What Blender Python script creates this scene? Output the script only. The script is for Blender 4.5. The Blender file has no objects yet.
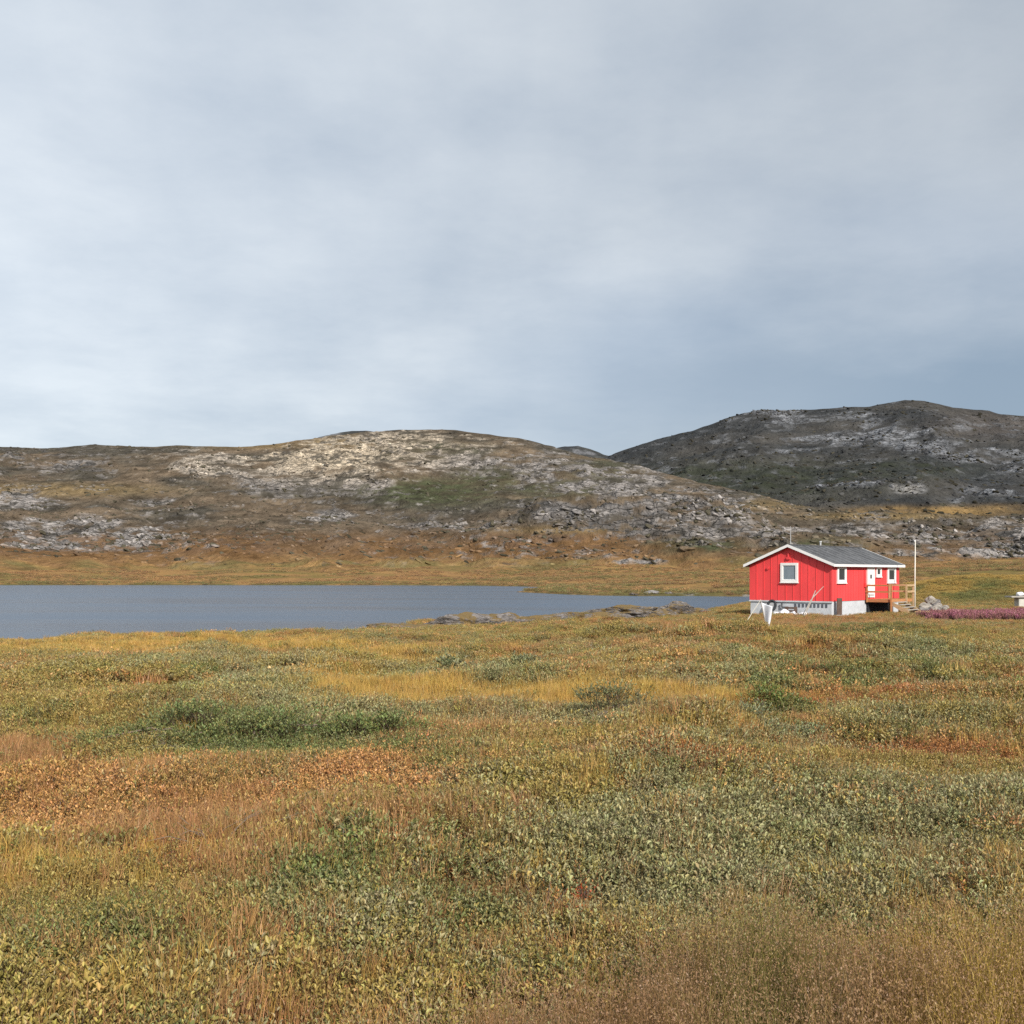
import bpy, bmesh, math, random
import numpy as np
from mathutils import Vector, Matrix

random.seed(7)
RNG = np.random.default_rng(11)
scene = bpy.context.scene
COL = scene.collection
F = 1024.0                 # focal length in pixels of the photograph
HZ = 574.0                 # row of the horizon
LAKE = -4.5                # water level below the eye (eye is z = 0)
EYE = 1.6                  # eye height above the ground at the camera

def wx(px, Y): return (px - 512.0) / F * Y
def wz(py, Y): return (HZ - py) / F * Y
def lerp(a, b, t): return a + (b - a) * t
def sstep(a, b, x):
    t = np.clip((x - a) / (b - a), 0, 1)
    return t * t * (3 - 2 * t)

# ------------------------------------------------------------------ noise
def _hash(ix, iy, s):
    n = (ix.astype(np.int64) * 374761393 + iy.astype(np.int64) * 668265263 + s * 974634777) & 0xffffffff
    n = ((n ^ (n >> 13)) * 1274126177) & 0xffffffff
    n = n ^ (n >> 16)
    return n / 4294967296.0

def vnoise(x, y, s=0):
    ix = np.floor(x); iy = np.floor(y)
    fx = x - ix; fy = y - iy
    fx = fx * fx * fx * (fx * (fx * 6 - 15) + 10); fy = fy * fy * fy * (fy * (fy * 6 - 15) + 10)
    a = _hash(ix, iy, s); b = _hash(ix + 1, iy, s); c = _hash(ix, iy + 1, s); d = _hash(ix + 1, iy + 1, s)
    return (a + (b - a) * fx) * (1 - fy) + (c + (d - c) * fx) * fy

def fbm(x, y, octaves=4, s=0, gain=0.5):
    """about -1..1"""
    t = np.zeros_like(x, dtype=float); amp = 1.0; tot = 0.0
    ca, sa = math.cos(0.6), math.sin(0.6)
    for k in range(octaves):
        t += amp * (vnoise(x, y, s + k * 17) * 2 - 1); tot += amp
        x, y = (x * ca - y * sa) * 2.03 + 3.1, (x * sa + y * ca) * 2.03 + 7.7
        amp *= gain
    return t / tot * 1.5

def ridged(x, y, octaves=4, s=0):
    t = np.zeros_like(x, dtype=float); amp = 1.0; tot = 0.0
    ca, sa = math.cos(0.5), math.sin(0.5)
    for k in range(octaves):
        n = 1 - np.abs(vnoise(x, y, s + k * 13) * 2 - 1)
        t += amp * n * n; tot += amp
        x, y = (x * ca - y * sa) * 2.1 + 1.7, (x * sa + y * ca) * 2.1 + 5.3
        amp *= 0.5
    return t / tot

# ------------------------------------------------------------------ small scene helpers
def tag(o, label=None, cat=None, group=None, kind=None):
    if label: o['label'] = label
    if cat: o['category'] = cat
    if group: o['group'] = group
    if kind: o['kind'] = kind
    return o

def empty(name, loc=(0, 0, 0), rz=0.0):
    o = bpy.data.objects.new(name, None); COL.objects.link(o)
    o.location = loc; o.rotation_euler = (0, 0, rz); o.empty_display_size = 0.3
    return o

def mesh_obj(name, verts, faces, mat=None, parent=None, attrs=None, smooth=False, link=True):
    me = bpy.data.meshes.new(name)
    verts = np.asarray(verts, dtype=np.float32)
    if isinstance(faces, np.ndarray):
        nf, k = faces.shape
        me.vertices.add(len(verts)); me.vertices.foreach_set('co', verts.ravel())
        me.loops.add(nf * k); me.loops.foreach_set('vertex_index', faces.astype(np.int32).ravel())
        me.polygons.add(nf)
        me.polygons.foreach_set('loop_start', np.arange(nf, dtype=np.int32) * k)
        me.update(calc_edges=True)
    else:
        me.from_pydata([tuple(v) for v in verts], [], faces); me.update()
    if attrs:
        for an, (typ, data) in attrs.items():
            a = me.attributes.new(an, typ, 'POINT')
            data = np.asarray(data, dtype=np.float32)
            if typ == 'FLOAT_COLOR':
                if data.shape[1] == 3: data = np.hstack([data, np.ones((len(data), 1), np.float32)])
                a.data.foreach_set('color', data.astype(np.float32).ravel())
            elif typ == 'FLOAT': a.data.foreach_set('value', data.ravel())
            elif typ == 'FLOAT_VECTOR': a.data.foreach_set('vector', data.ravel())
            elif typ == 'INT': a.data.foreach_set('value', data.astype(np.int32).ravel())
    if smooth: me.polygons.foreach_set('use_smooth', np.ones(len(me.polygons), dtype=bool))
    if mat: me.materials.append(mat)
    o = bpy.data.objects.new(name, me)
    if link: COL.objects.link(o)
    if parent: o.parent = parent
    return o

class MB:
    """collects boxes, bars and tubes into one mesh"""
    def __init__(s): s.bm = bmesh.new()
    def box(s, x0, x1, y0, y1, z0, z1, bev=0.0):
        r = bmesh.ops.create_cube(s.bm, size=1.0)
        for v in r['verts']:
            v.co = Vector((lerp(x0, x1, v.co.x + .5), lerp(y0, y1, v.co.y + .5), lerp(z0, z1, v.co.z + .5)))
        if bev > 0:
            es = list({e for v in r['verts'] for e in v.link_edges})
            bmesh.ops.bevel(s.bm, geom=es, offset=bev, segments=1, affect='EDGES')
        return s
    def bar(s, a, b, w, h, up=(0, 0, 1)):
        a = Vector(a); b = Vector(b); d = (b - a).normalized()
        r = d.cross(Vector(up))
        if r.length < 1e-4: r = d.cross(Vector((1, 0, 0)))
        r.normalize(); u = r.cross(d)
        vs = []
        for p in (a, b):
            for i, j in ((-1, -1), (1, -1), (1, 1), (-1, 1)):
                vs.append(s.bm.verts.new(p + r * (w / 2 * i) + u * (h / 2 * j)))
        for f in ((3, 2, 1, 0), (4, 5, 6, 7), (0, 1, 5, 4), (1, 2, 6, 5), (2, 3, 7, 6), (3, 0, 4, 7)):
            s.bm.faces.new([vs[i] for i in f])
        return s
    def tube(s, pts, rads, n=8):
        rings = []
        for k, p in enumerate(pts):
            p = Vector(p)
            d = (Vector(pts[min(k + 1, len(pts) - 1)]) - Vector(pts[max(k - 1, 0)])).normalized()
            a = d.orthogonal().normalized(); b = d.cross(a)
            r = rads[k] if isinstance(rads, (list, tuple)) else rads
            rings.append([s.bm.verts.new(p + a * (r * math.cos(2 * math.pi * i / n)) + b * (r * math.sin(2 * math.pi * i / n))) for i in range(n)])
        # keep rings untwisted
        for k in range(len(rings) - 1):
            r0, r1 = rings[k], rings[k + 1]
            best = min(range(n), key=lambda q: (r0[0].co - r1[q].co).length)
            r1 = r1[best:] + r1[:best]
            if (r0[1].co - r1[1].co).length > (r0[1].co - r1[-1].co).length: r1 = [r1[0]] + r1[1:][::-1]
            rings[k + 1] = r1
            for i in range(n): s.bm.faces.new((r0[i], r0[(i + 1) % n], r1[(i + 1) % n], r1[i]))
        s.bm.faces.new(rings[0][::-1]); s.bm.faces.new(rings[-1])
        return s
    def prism(s, poly, axis, a0, a1):
        """poly: 2D points in the two other axes; extruded along axis"""
        def mk(p, a):
            c = list(p); c.insert(axis, a); return s.bm.verts.new(c)
        A = [mk(p, a0) for p in poly]; B = [mk(p, a1) for p in poly]
        s.bm.faces.new(A); s.bm.faces.new(B[::-1])
        for i in range(len(poly)):
            j = (i + 1) % len(poly); s.bm.faces.new((A[i], B[i], B[j], A[j]))
        return s
    def build(s, name, mat, parent=None, smooth=False):
        bmesh.ops.recalc_face_normals(s.bm, faces=s.bm.faces[:])
        me = bpy.data.meshes.new(name); s.bm.to_mesh(me); s.bm.free()
        me.materials.append(mat)
        if smooth: me.polygons.foreach_set('use_smooth', [True] * len(me.polygons))
        o = bpy.data.objects.new(name, me); COL.objects.link(o)
        if parent: o.parent = parent
        return o

# ------------------------------------------------------------------ materials
def new_mat(name):
    m = bpy.data.materials.new(name); m.use_nodes = True
    nt = m.node_tree; nt.nodes.clear()
    out = nt.nodes.new('ShaderNodeOutputMaterial')
    b = nt.nodes.new('ShaderNodeBsdfPrincipled')
    nt.links.new(b.outputs[0], out.inputs[0])
    return m, nt, b, out

def N(nt, typ, **kw):
    n = nt.nodes.new(typ)
    for k, v in kw.items():
        if k.startswith('i_'):
            key = k[2:]
            n.inputs[int(key) if key.isdigit() else key.replace('_', ' ')].default_value = v
        else: setattr(n, k, v)
    return n

def mixc(nt, a, b, fac, blend='MIX'):
    n = nt.nodes.new('ShaderNodeMix'); n.data_type = 'RGBA'; n.blend_type = blend
    for sock, v in ((n.inputs[0], fac), (n.inputs[6], a), (n.inputs[7], b)):
        if hasattr(v, 'is_output'): nt.links.new(v, sock)
        elif isinstance(v, (int, float)): sock.default_value = v
        else: sock.default_value = (*v, 1)
    return n.outputs[2]

def math_n(nt, op, a, b=0.0, clamp=False):
    n = nt.nodes.new('ShaderNodeMath'); n.operation = op; n.use_clamp = clamp
    for sock, v in ((n.inputs[0], a), (n.inputs[1], b)):
        if hasattr(v, 'is_output'): nt.links.new(v, sock)
        else: sock.default_value = v
    return n.outputs[0]

def maprange(nt, v, a, b, c, d):
    n = nt.nodes.new('ShaderNodeMapRange'); nt.links.new(v, n.inputs[0])
    for i, x in enumerate((a, b, c, d)): n.inputs[i + 1].default_value = x
    return n.outputs[0]

def noise_n(nt, vec, scale, detail=4, rough=0.55):
    n = N(nt, 'ShaderNodeTexNoise', i_Scale=scale, i_Detail=detail, i_Roughness=rough)
    if vec is not None: nt.links.new(vec, n.inputs['Vector'])
    return n.outputs['Fac']

def worn(name, col, rough=0.6, var=0.18, scale=4.0, dirt=None, dirt_amt=0.3, stretch=(1, 1, 1), bump=0.1, spec=0.4, metal=0.0):
    """painted or weathered surface with blotchy variation"""
    m, nt, b, out = new_mat(name)
    tc = N(nt, 'ShaderNodeTexCoord'); mp = N(nt, 'ShaderNodeMapping'); mp.inputs['Scale'].default_value = stretch
    nt.links.new(tc.outputs['Object'], mp.inputs[0])
    n1 = noise_n(nt, mp.outputs[0], scale, 6); n2 = noise_n(nt, mp.outputs[0], scale * 7, 4)
    lo = tuple(c * (1 - var) for c in col); hi = tuple(min(1, c * (1 + var)) for c in col)
    c = mixc(nt, lo, hi, maprange(nt, n1, .3, .7, 0, 1))
    if dirt: c = mixc(nt, c, dirt, math_n(nt, 'MULTIPLY', maprange(nt, n2, .5, .75, 0, 1), dirt_amt))
    nt.links.new(c, b.inputs['Base Color'])
    b.inputs['Roughness'].default_value = rough; b.inputs['Metallic'].default_value = metal
    b.inputs['Specular IOR Level'].default_value = spec
    bp = N(nt, 'ShaderNodeBump', i_Strength=bump, i_Distance=.01); nt.links.new(n2, bp.inputs['Height'])
    nt.links.new(bp.outputs[0], b.inputs['Normal'])
    return m

M = {}
M['red'] = worn('red_paint', (.78, .062, .064), .55, .12, .9, (.50, .07, .06), .5, (1, 1, .3))
M['white'] = worn('white_paint', (.80, .79, .76), .5, .05, 2, (.55, .53, .48), .25)
M['cream'] = worn('weathered_cream_paint', (.66, .62, .53), .6, .12, 3, (.4, .36, .3), .4, (1, 1, .2))
M['roof'] = worn('roof_felt', (.088, .090, .094), .9, .35, .7, (.20, .20, .20), .7, (1, 1, 1), .3)
M['concrete'] = worn('painted_concrete', (.52, .54, .56), .85, .12, 1.5, (.30, .29, .27), .5, (1, 1, 1), .4)
M['dark'] = worn('porch_shade_black', (.02, .022, .026), .8, .2, 3)  # near-black colour of the sheet that paints the shade under the porch
M['slate'] = worn('grey_vent', (.09, .10, .12), .8, .3, 3)
M['timber'] = worn('orange_timber', (.42, .19, .075), .7, .2, 3, (.25, .12, .06), .4, (1, 1, 6))
M['timber_pale'] = worn('pale_timber', (.46, .31, .17), .75, .2, 3, (.28, .19, .11), .4, (1, 1, 6))
M['grey_wood'] = worn('grey_wood', (.36, .33, .29), .85, .25, 5, (.2, .18, .16), .5)
M['dead_wood'] = worn('dead_wood', (.17, .13, .095), .9, .25, 8)
M['brown_wood'] = worn('brown_wood', (.10, .065, .05), .85, .25, 5)
M['tarp'] = worn('white_sheet', (.80, .81, .84), .6, .05, 3, (.55, .55, .56), .2)
M['rubber'] = worn('black_rubber', (.025, .03, .035), .5, .2, 6)
M['steel'] = worn('pale_steel', (.55, .55, .54), .4, .1, 6, metal=.3)
M['rope'] = worn('pale_rope', (.55, .50, .40), .9, .1, 8)
M['block'] = worn('pale_stone_block', (.52, .50, .44), .9, .12, 3, (.3, .28, .25), .4)

m, nt, b, out = new_mat('window_glass')
tc = N(nt, 'ShaderNodeTexCoord'); nn = noise_n(nt, tc.outputs['Object'], 1.6, 3)
nt.links.new(mixc(nt, (.018, .022, .03), (.05, .06, .075), nn), b.inputs['Base Color'])
b.inputs['Roughness'].default_value = .06; b.inputs['Specular IOR Level'].default_value = .7
M['glass'] = m
m, nt, b, out = new_mat('curtained_glass')
tc = N(nt, 'ShaderNodeTexCoord'); nn = noise_n(nt, tc.outputs['Object'], 2.2, 3)
nt.links.new(mixc(nt, (.13, .17, .20), (.26, .31, .34), nn), b.inputs['Base Color'])
b.inputs['Roughness'].default_value = .1; b.inputs['Specular IOR Level'].default_value = .7
M['glass_pale'] = m

# rock (boulders, outcrops)
def rock_mat(name, base, dark, light, moss=False):
    m, nt, b, out = new_mat(name)
    tc = N(nt, 'ShaderNodeNewGeometry')
    mp = N(nt, 'ShaderNodeMapping'); mp.inputs['Scale'].default_value = (1, 1, 1.8); mp.inputs['Rotation'].default_value = (.2, .3, .4)
    nt.links.new(tc.outputs['Position'], mp.inputs[0])
    n1 = noise_n(nt, mp.outputs[0], 1.1, 8, .65); n2 = noise_n(nt, mp.outputs[0], 6, 6, .7)
    c = mixc(nt, dark, base, maprange(nt, n1, .35, .55, 0, 1))
    c = mixc(nt, c, light, maprange(nt, n2, .52, .7, 0, .8))
    if moss:
        vo = N(nt, 'ShaderNodeTexVoronoi', feature='DISTANCE_TO_EDGE', i_Scale=1.1); nt.links.new(mp.outputs[0], vo.inputs['Vector'])
        c = mixc(nt, c, (.03, .028, .026), maprange(nt, math_n(nt, 'ADD', vo.outputs['Distance'], math_n(nt, 'MULTIPLY', n2, -.08)), .0, .06, .40, 0))
        sn = N(nt, 'ShaderNodeSeparateXYZ'); nt.links.new(tc.outputs['Normal'], sn.inputs[0])
        n3 = noise_n(nt, tc.outputs['Position'], .55, 5, .6)
        up = math_n(nt, 'ADD', maprange(nt, n3, .34, .58, -.35, .8), maprange(nt, sn.outputs['Z'], .2, .95, -.3, .45), True)
        mc = mixc(nt, (.10, .085, .03), (.22, .13, .05), n2)
        c = mixc(nt, c, mc, maprange(nt, up, .25, .5, 0, 1))
    nt.links.new(c, b.inputs['Base Color']); b.inputs['Roughness'].default_value = .9
    bp = N(nt, 'ShaderNodeBump', i_Strength=.9, i_Distance=.15); nt.links.new(math_n(nt, 'ADD', n1, n2), bp.inputs['Height'])
    nt.links.new(bp.outputs[0], b.inputs['Normal'])
    return m
M['rock'] = rock_mat('lichen_rock', (.24, .22, .21), (.06, .055, .05), (.40, .37, .34))
M['rock_moss'] = rock_mat('mossy_rock', (.20, .18, .17), (.055, .048, .045), (.36, .33, .30), True)
M['rock_pale'] = rock_mat('pale_rock', (.38, .34, .29), (.16, .14, .12), (.52, .48, .43))

# terrain: colour attribute x fine world-space variation
def terrain_mat(name, s1, s2, bump, dist, ys=1.0):
    m, nt, b, out = new_mat(name)
    a = N(nt, 'ShaderNodeAttribute', attribute_name='col'); r = N(nt, 'ShaderNodeAttribute', attribute_name='rock')
    g = N(nt, 'ShaderNodeNewGeometry')
    mpp = N(nt, 'ShaderNodeMapping'); mpp.inputs['Scale'].default_value = (1, ys, 1); nt.links.new(g.outputs['Position'], mpp.inputs[0])
    n1 = noise_n(nt, mpp.outputs[0], s1, 8, .65); n2 = noise_n(nt, mpp.outputs[0], s2, 6, .68)
    v = math_n(nt, 'MULTIPLY', maprange(nt, n1, .3, .7, .66, 1.34), maprange(nt, n2, .3, .7, .72, 1.28))
    c = N(nt, 'ShaderNodeVectorMath', operation='SCALE'); nt.links.new(a.outputs['Color'], c.inputs[0]); nt.links.new(v, c.inputs['Scale'])
    col = c.outputs[0]
    vo = N(nt, 'ShaderNodeTexVoronoi', feature='DISTANCE_TO_EDGE', i_Scale=s2 * .8); vm = N(nt, 'ShaderNodeMapping')
    vm.inputs['Scale'].default_value = (.42, .9, 1.3); vm.inputs['Rotation'].default_value = (0, -.45, 0)
    wob = N(nt, 'ShaderNodeVectorMath', operation='ADD'); ns = N(nt, 'ShaderNodeTexNoise', i_Scale=s2 * .5, i_Detail=4.0)
    nt.links.new(mpp.outputs[0], ns.inputs['Vector'])
    sc = N(nt, 'ShaderNodeVectorMath', operation='SCALE'); sc.inputs['Scale'].default_value = 1.2 / s2; nt.links.new(ns.outputs['Color'], sc.inputs[0])
    nt.links.new(mpp.outputs[0], wob.inputs[0]); nt.links.new(sc.outputs[0], wob.inputs[1])
    nt.links.new(wob.outputs[0], vm.inputs[0]); nt.links.new(vm.outputs[0], vo.inputs['Vector'])
    crack = maprange(nt, vo.outputs['Distance'], .0, .10, 1, 0)
    col = mixc(nt, col, (.045, .042, .036), math_n(nt, 'MULTIPLY', crack, math_n(nt, 'MULTIPLY', r.outputs['Fac'], .5)))
    nt.links.new(col, b.inputs['Base Color']); b.inputs['Roughness'].default_value = 1.0; b.inputs['Specular IOR Level'].default_value = .0
    h = math_n(nt, 'ADD', math_n(nt, 'ADD', n1, n2), math_n(nt, 'MULTIPLY', math_n(nt, 'MULTIPLY', crack, r.outputs['Fac']), -.35))
    bp = N(nt, 'ShaderNodeBump', i_Strength=bump, i_Distance=dist); nt.links.new(h, bp.inputs['Height'])
    nt.links.new(bp.outputs[0], b.inputs['Normal'])
    return m
M['ground'] = terrain_mat('tundra_ground', 1.3, 9.0, .8, .12)
M['hill'] = terrain_mat('rocky_hillside', .05, .30, 1.0, 3.0, .45)
M['mountain'] = terrain_mat('rocky_mountainside', .025, .16, 1.0, 6.0, .45)

# foliage: tint from the instance (or from the mesh), leaf variation from the clump
def foliage_mat(name, stemcol, instanced=True, trans=.25, rough=.5, yellow=(.48, .30, .08), yamt=.32):
    m, nt, b, out = new_mat(name)
    a = N(nt, 'ShaderNodeAttribute', attribute_name='tint', attribute_type='INSTANCER' if instanced else 'GEOMETRY')
    lv = N(nt, 'ShaderNodeAttribute', attribute_name='lv'); kv = N(nt, 'ShaderNodeAttribute', attribute_name='kv')
    sc = N(nt, 'ShaderNodeVectorMath', operation='SCALE'); nt.links.new(a.outputs['Color'], sc.inputs[0])
    nt.links.new(maprange(nt, lv.outputs['Fac'], 0, 1, .62, 1.38), sc.inputs['Scale'])
    odd = math_n(nt, 'MULTIPLY', maprange(nt, math_n(nt, 'FRACT', math_n(nt, 'MULTIPLY', lv.outputs['Fac'], 17.3)), .78, .9, 0, 1), yamt)
    c = mixc(nt, sc.outputs[0], yellow, odd)
    c = mixc(nt, c, stemcol, kv.outputs['Fac'])
    nt.links.new(c, b.inputs['Base Color'])
    b.inputs['Roughness'].default_value = rough; b.inputs['Specular IOR Level'].default_value = .45
    tr = N(nt, 'ShaderNodeBsdfTranslucent'); nt.links.new(c, tr.inputs[0])
    mx = N(nt, 'ShaderNodeMixShader'); mx.inputs[0].default_value = trans
    nt.links.new(b.outputs[0], mx.inputs[1]); nt.links.new(tr.outputs[0], mx.inputs[2]); nt.links.new(mx.outputs[0], out.inputs[0])
    return m
M['leaf'] = foliage_mat('willow_leaf', (.12, .08, .05))
M['leaf_own'] = foliage_mat('shrub_leaf', (.12, .08, .05), instanced=False)
M['grass'] = foliage_mat('grass_blade', (.33, .19, .105), trans=.3, yamt=.35)
M['heath'] = foliage_mat('heath_leaf', (.09, .05, .035), trans=.2, yellow=(.45, .16, .04), yamt=.35)
M['flower'] = foliage_mat('fireweed_flower', (.13, .10, .05), trans=.2, yamt=.0)

# water
m, nt, b, out = new_mat('lake_water')
b.inputs['Base Color'].default_value = (.055, .088, .135, 1); b.inputs['Roughness'].default_value = .28; b.inputs['IOR'].default_value = 1.33
g = N(nt, 'ShaderNodeNewGeometry'); mp = N(nt, 'ShaderNodeMapping'); mp.inputs['Scale'].default_value = (1, 1.6, 1); mp.inputs['Rotation'].default_value = (0, 0, .25)
nt.links.new(g.outputs['Position'], mp.inputs[0])
n1 = noise_n(nt, mp.outputs[0], .9, 5, .6); mp2 = N(nt, 'ShaderNodeMapping'); mp2.inputs['Scale'].default_value = (.35, 1.8, 1); nt.links.new(g.outputs['Position'], mp2.inputs[0]); n2 = noise_n(nt, mp2.outputs[0], .035, 5, .6)
nt.links.new(maprange(nt, n2, .35, .65, .20, .32), b.inputs['Roughness'])
bp = N(nt, 'ShaderNodeBump', i_Strength=.6, i_Distance=.12)
nt.links.new(math_n(nt, 'MULTIPLY', n1, maprange(nt, n2, .30, .70, .7, 1.15)), bp.inputs['Height']); nt.links.new(bp.outputs[0], b.inputs['Normal'])
M['water'] = m

# ------------------------------------------------------------------ terrain height
SHORE_PX = [(-420, 664), (-200, 653), (0, 643), (100, 639), (200, 635.5), (300, 632), (380, 629.5), (415, 622.5), (450, 620), (520, 615), (560, 612), (600, 611), (680, 609.5),
            (740, 606.5), (800, 603.5), (850, 601), (880, 599), (850, 597.3), (800, 596.8), (740, 596.6), (690, 596.2), (640, 596.1), (600, 595.6), (565, 594.6), (540, 593.2), (516, 592.2),
            (532, 590.8), (552, 589.0), (548, 587.4), (520, 586.5), (480, 585.8), (400, 585.4), (250, 585.2), (100, 585.2), (0, 585.2), (-200, 585.4), (-420, 586.5), (-650, 592), (-800, 610)]
POLY = []
for px, py in SHORE_PX:
    Y = F * (-LAKE) / (py - HZ); POLY.append((wx(px, Y), Y))
POLY = np.array(POLY)

def shore_dist(x, y):
    """signed distance to the lake outline, positive on land"""
    sh = x.shape; x = x.ravel(); y = y.ravel()
    dmin = np.full(x.shape, 1e18); inside = np.zeros(x.shape, bool)
    for (ax, ay), (bx, by) in zip(POLY, np.roll(POLY, -1, axis=0)):
        ex, ey = bx - ax, by - ay
        t = np.clip(((x - ax) * ex + (y - ay) * ey) / (ex * ex + ey * ey), 0, 1)
        dmin = np.minimum(dmin, (x - ax - t * ex) ** 2 + (y - ay - t * ey) ** 2)
        cond = ((ay > y) != (by > y))
        with np.errstate(divide='ignore', invalid='ignore'):
            xi = (bx - ax) * (y - ay) / (by - ay) + ax
        inside ^= cond & (x < xi)
    d = np.sqrt(dmin)
    return np.where(inside, -d, d).reshape(sh)

def near_slope(px):
    return np.interp(px, [-400, 0, 250, 500, 750, 900, 1024, 1500], [.045, .0425, .0385, .0345, .0235, .0200, .0200, .0200])

def base_z(x, y):
    yy = np.maximum(y, 2.0)
    px = 512 + F * x / yy
    px = lerp(512, px, sstep(1.0, 6.0, y))
    y = np.maximum(y, 0)
    lin = near_slope(px) * y
    flat = 1.10 * (1 - np.exp(-y / 20.0)) + .0012 * y          # the terrace the house stands on
    return -EYE - .06 - lerp(lin, flat, sstep(690, 800, px))

MOUNDS = [  # px, Y, radius x, radius y, height : swells in the tundra
    (240, 12.3, 2.3, 1.1, .22), (610, 13.6, .9, .8, .10), (480, 22.3, 2.2, 1.1, .12), (770, 16.4, 1.0, .7, .28), (560, 19.5, 3.2, .8, .15), (900, 30, 4, 1.6, .35), (850, 24, 3, 1.2, .25),
    (150, 24, 3.2, 1.2, .25), (320, 27, 3.5, 1.6, .25), (200, 34, 5, 1.5, .3), (720, 36, 4, 1.6, .35), (950, 21, 2.5, 1.1, .25), (620, 45, 5, 2.0, .4), (880, 46, 6, 2.2, .35), (60, 16, 1.8, .9, .25),
    (760, 9.0, 2.2, 1.2, .10), (250, 9.5, 1.0, .6, .10), (520, 58, 6, 2.2, .4)]
OUTC = [(455, 92, 8.5, 3.0, .30), (590, 108, 7, 2.6, .3), (650, 116, 8, 3, .4), (700, 122, 7, 3, .3), (545, 99, 4, 2.4, .25)]

def ground_z(x, y, fine=True):
    x = np.asarray(x, float); y = np.asarray(y, float)
    d = shore_dist(x, y)
    zb = base_z(x, y)
    hm = .17 * fbm(x / 2.6, y / 2.6, 4, 5) + .22 * fbm(x / 8.0, y / 6.5, 3, 9) * sstep(6, 20, y)
    hm = hm + .22 * fbm(x / 4.2 + 5, y / 2.8, 3, 15) * sstep(10, 22, y)
    hm = hm * sstep(1.5, 5, np.hypot(x, y)) * lerp(1.0, .35, sstep(36, 44, y) * sstep(7, 12, x))
    for px, Y, rx, ry, h in MOUNDS + OUTC:
        hm = hm + h * np.exp(-((x - wx(px, Y)) / rx) ** 2 - ((y - Y) / ry) ** 2)
    # the small golden knoll to the right of the house
    kx = wx(1030, 112)
    knoll = 2.75 * np.exp(-(np.abs((x - kx) / 16.0)) ** 3.2 - ((y - 112) / 11.0) ** 2) * (1 + .12 * fbm(x / 4, y / 4, 4, 31))
    near = zb + hm + knoll
    # flat pad at the house
    hx, hy = wx(842, 73), 73.0
    pad = np.exp(-(((x - hx) / 10) ** 2 + ((y - hy) / 8.5) ** 2) ** 2)
    near = lerp(near, -2.84, pad)
    n_sh = LAKE + .02 + np.where(d > 0, .30 * np.maximum(d, 0) ** .85, 0)
    k = .25
    near_l = np.minimum(near, n_sh) - k * np.exp(-np.abs(near - n_sh) / k) * .3
    far_l = LAKE + .05 + .045 * np.minimum(np.maximum(d, 0), 215) * (1 + .25 * fbm(x / 60, y / 60, 3, 41)) + .35 * fbm(x / 14, y / 14, 4, 43) * sstep(0, 25, d)
    far_l = np.where(d < 60, far_l + .35 * np.exp(-((d - 8) / 7) ** 2), far_l)
    w = sstep(135, 185, y)
    land = lerp(near_l, far_l, w)
    water = LAKE - .15 - .12 * np.minimum(np.maximum(-d, 0), 20)
    z = np.where(d > 0, land, water)
    back = sstep(8, -4, y)
    return lerp(z, -EYE, back * sstep(0, 30, -y))

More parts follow.
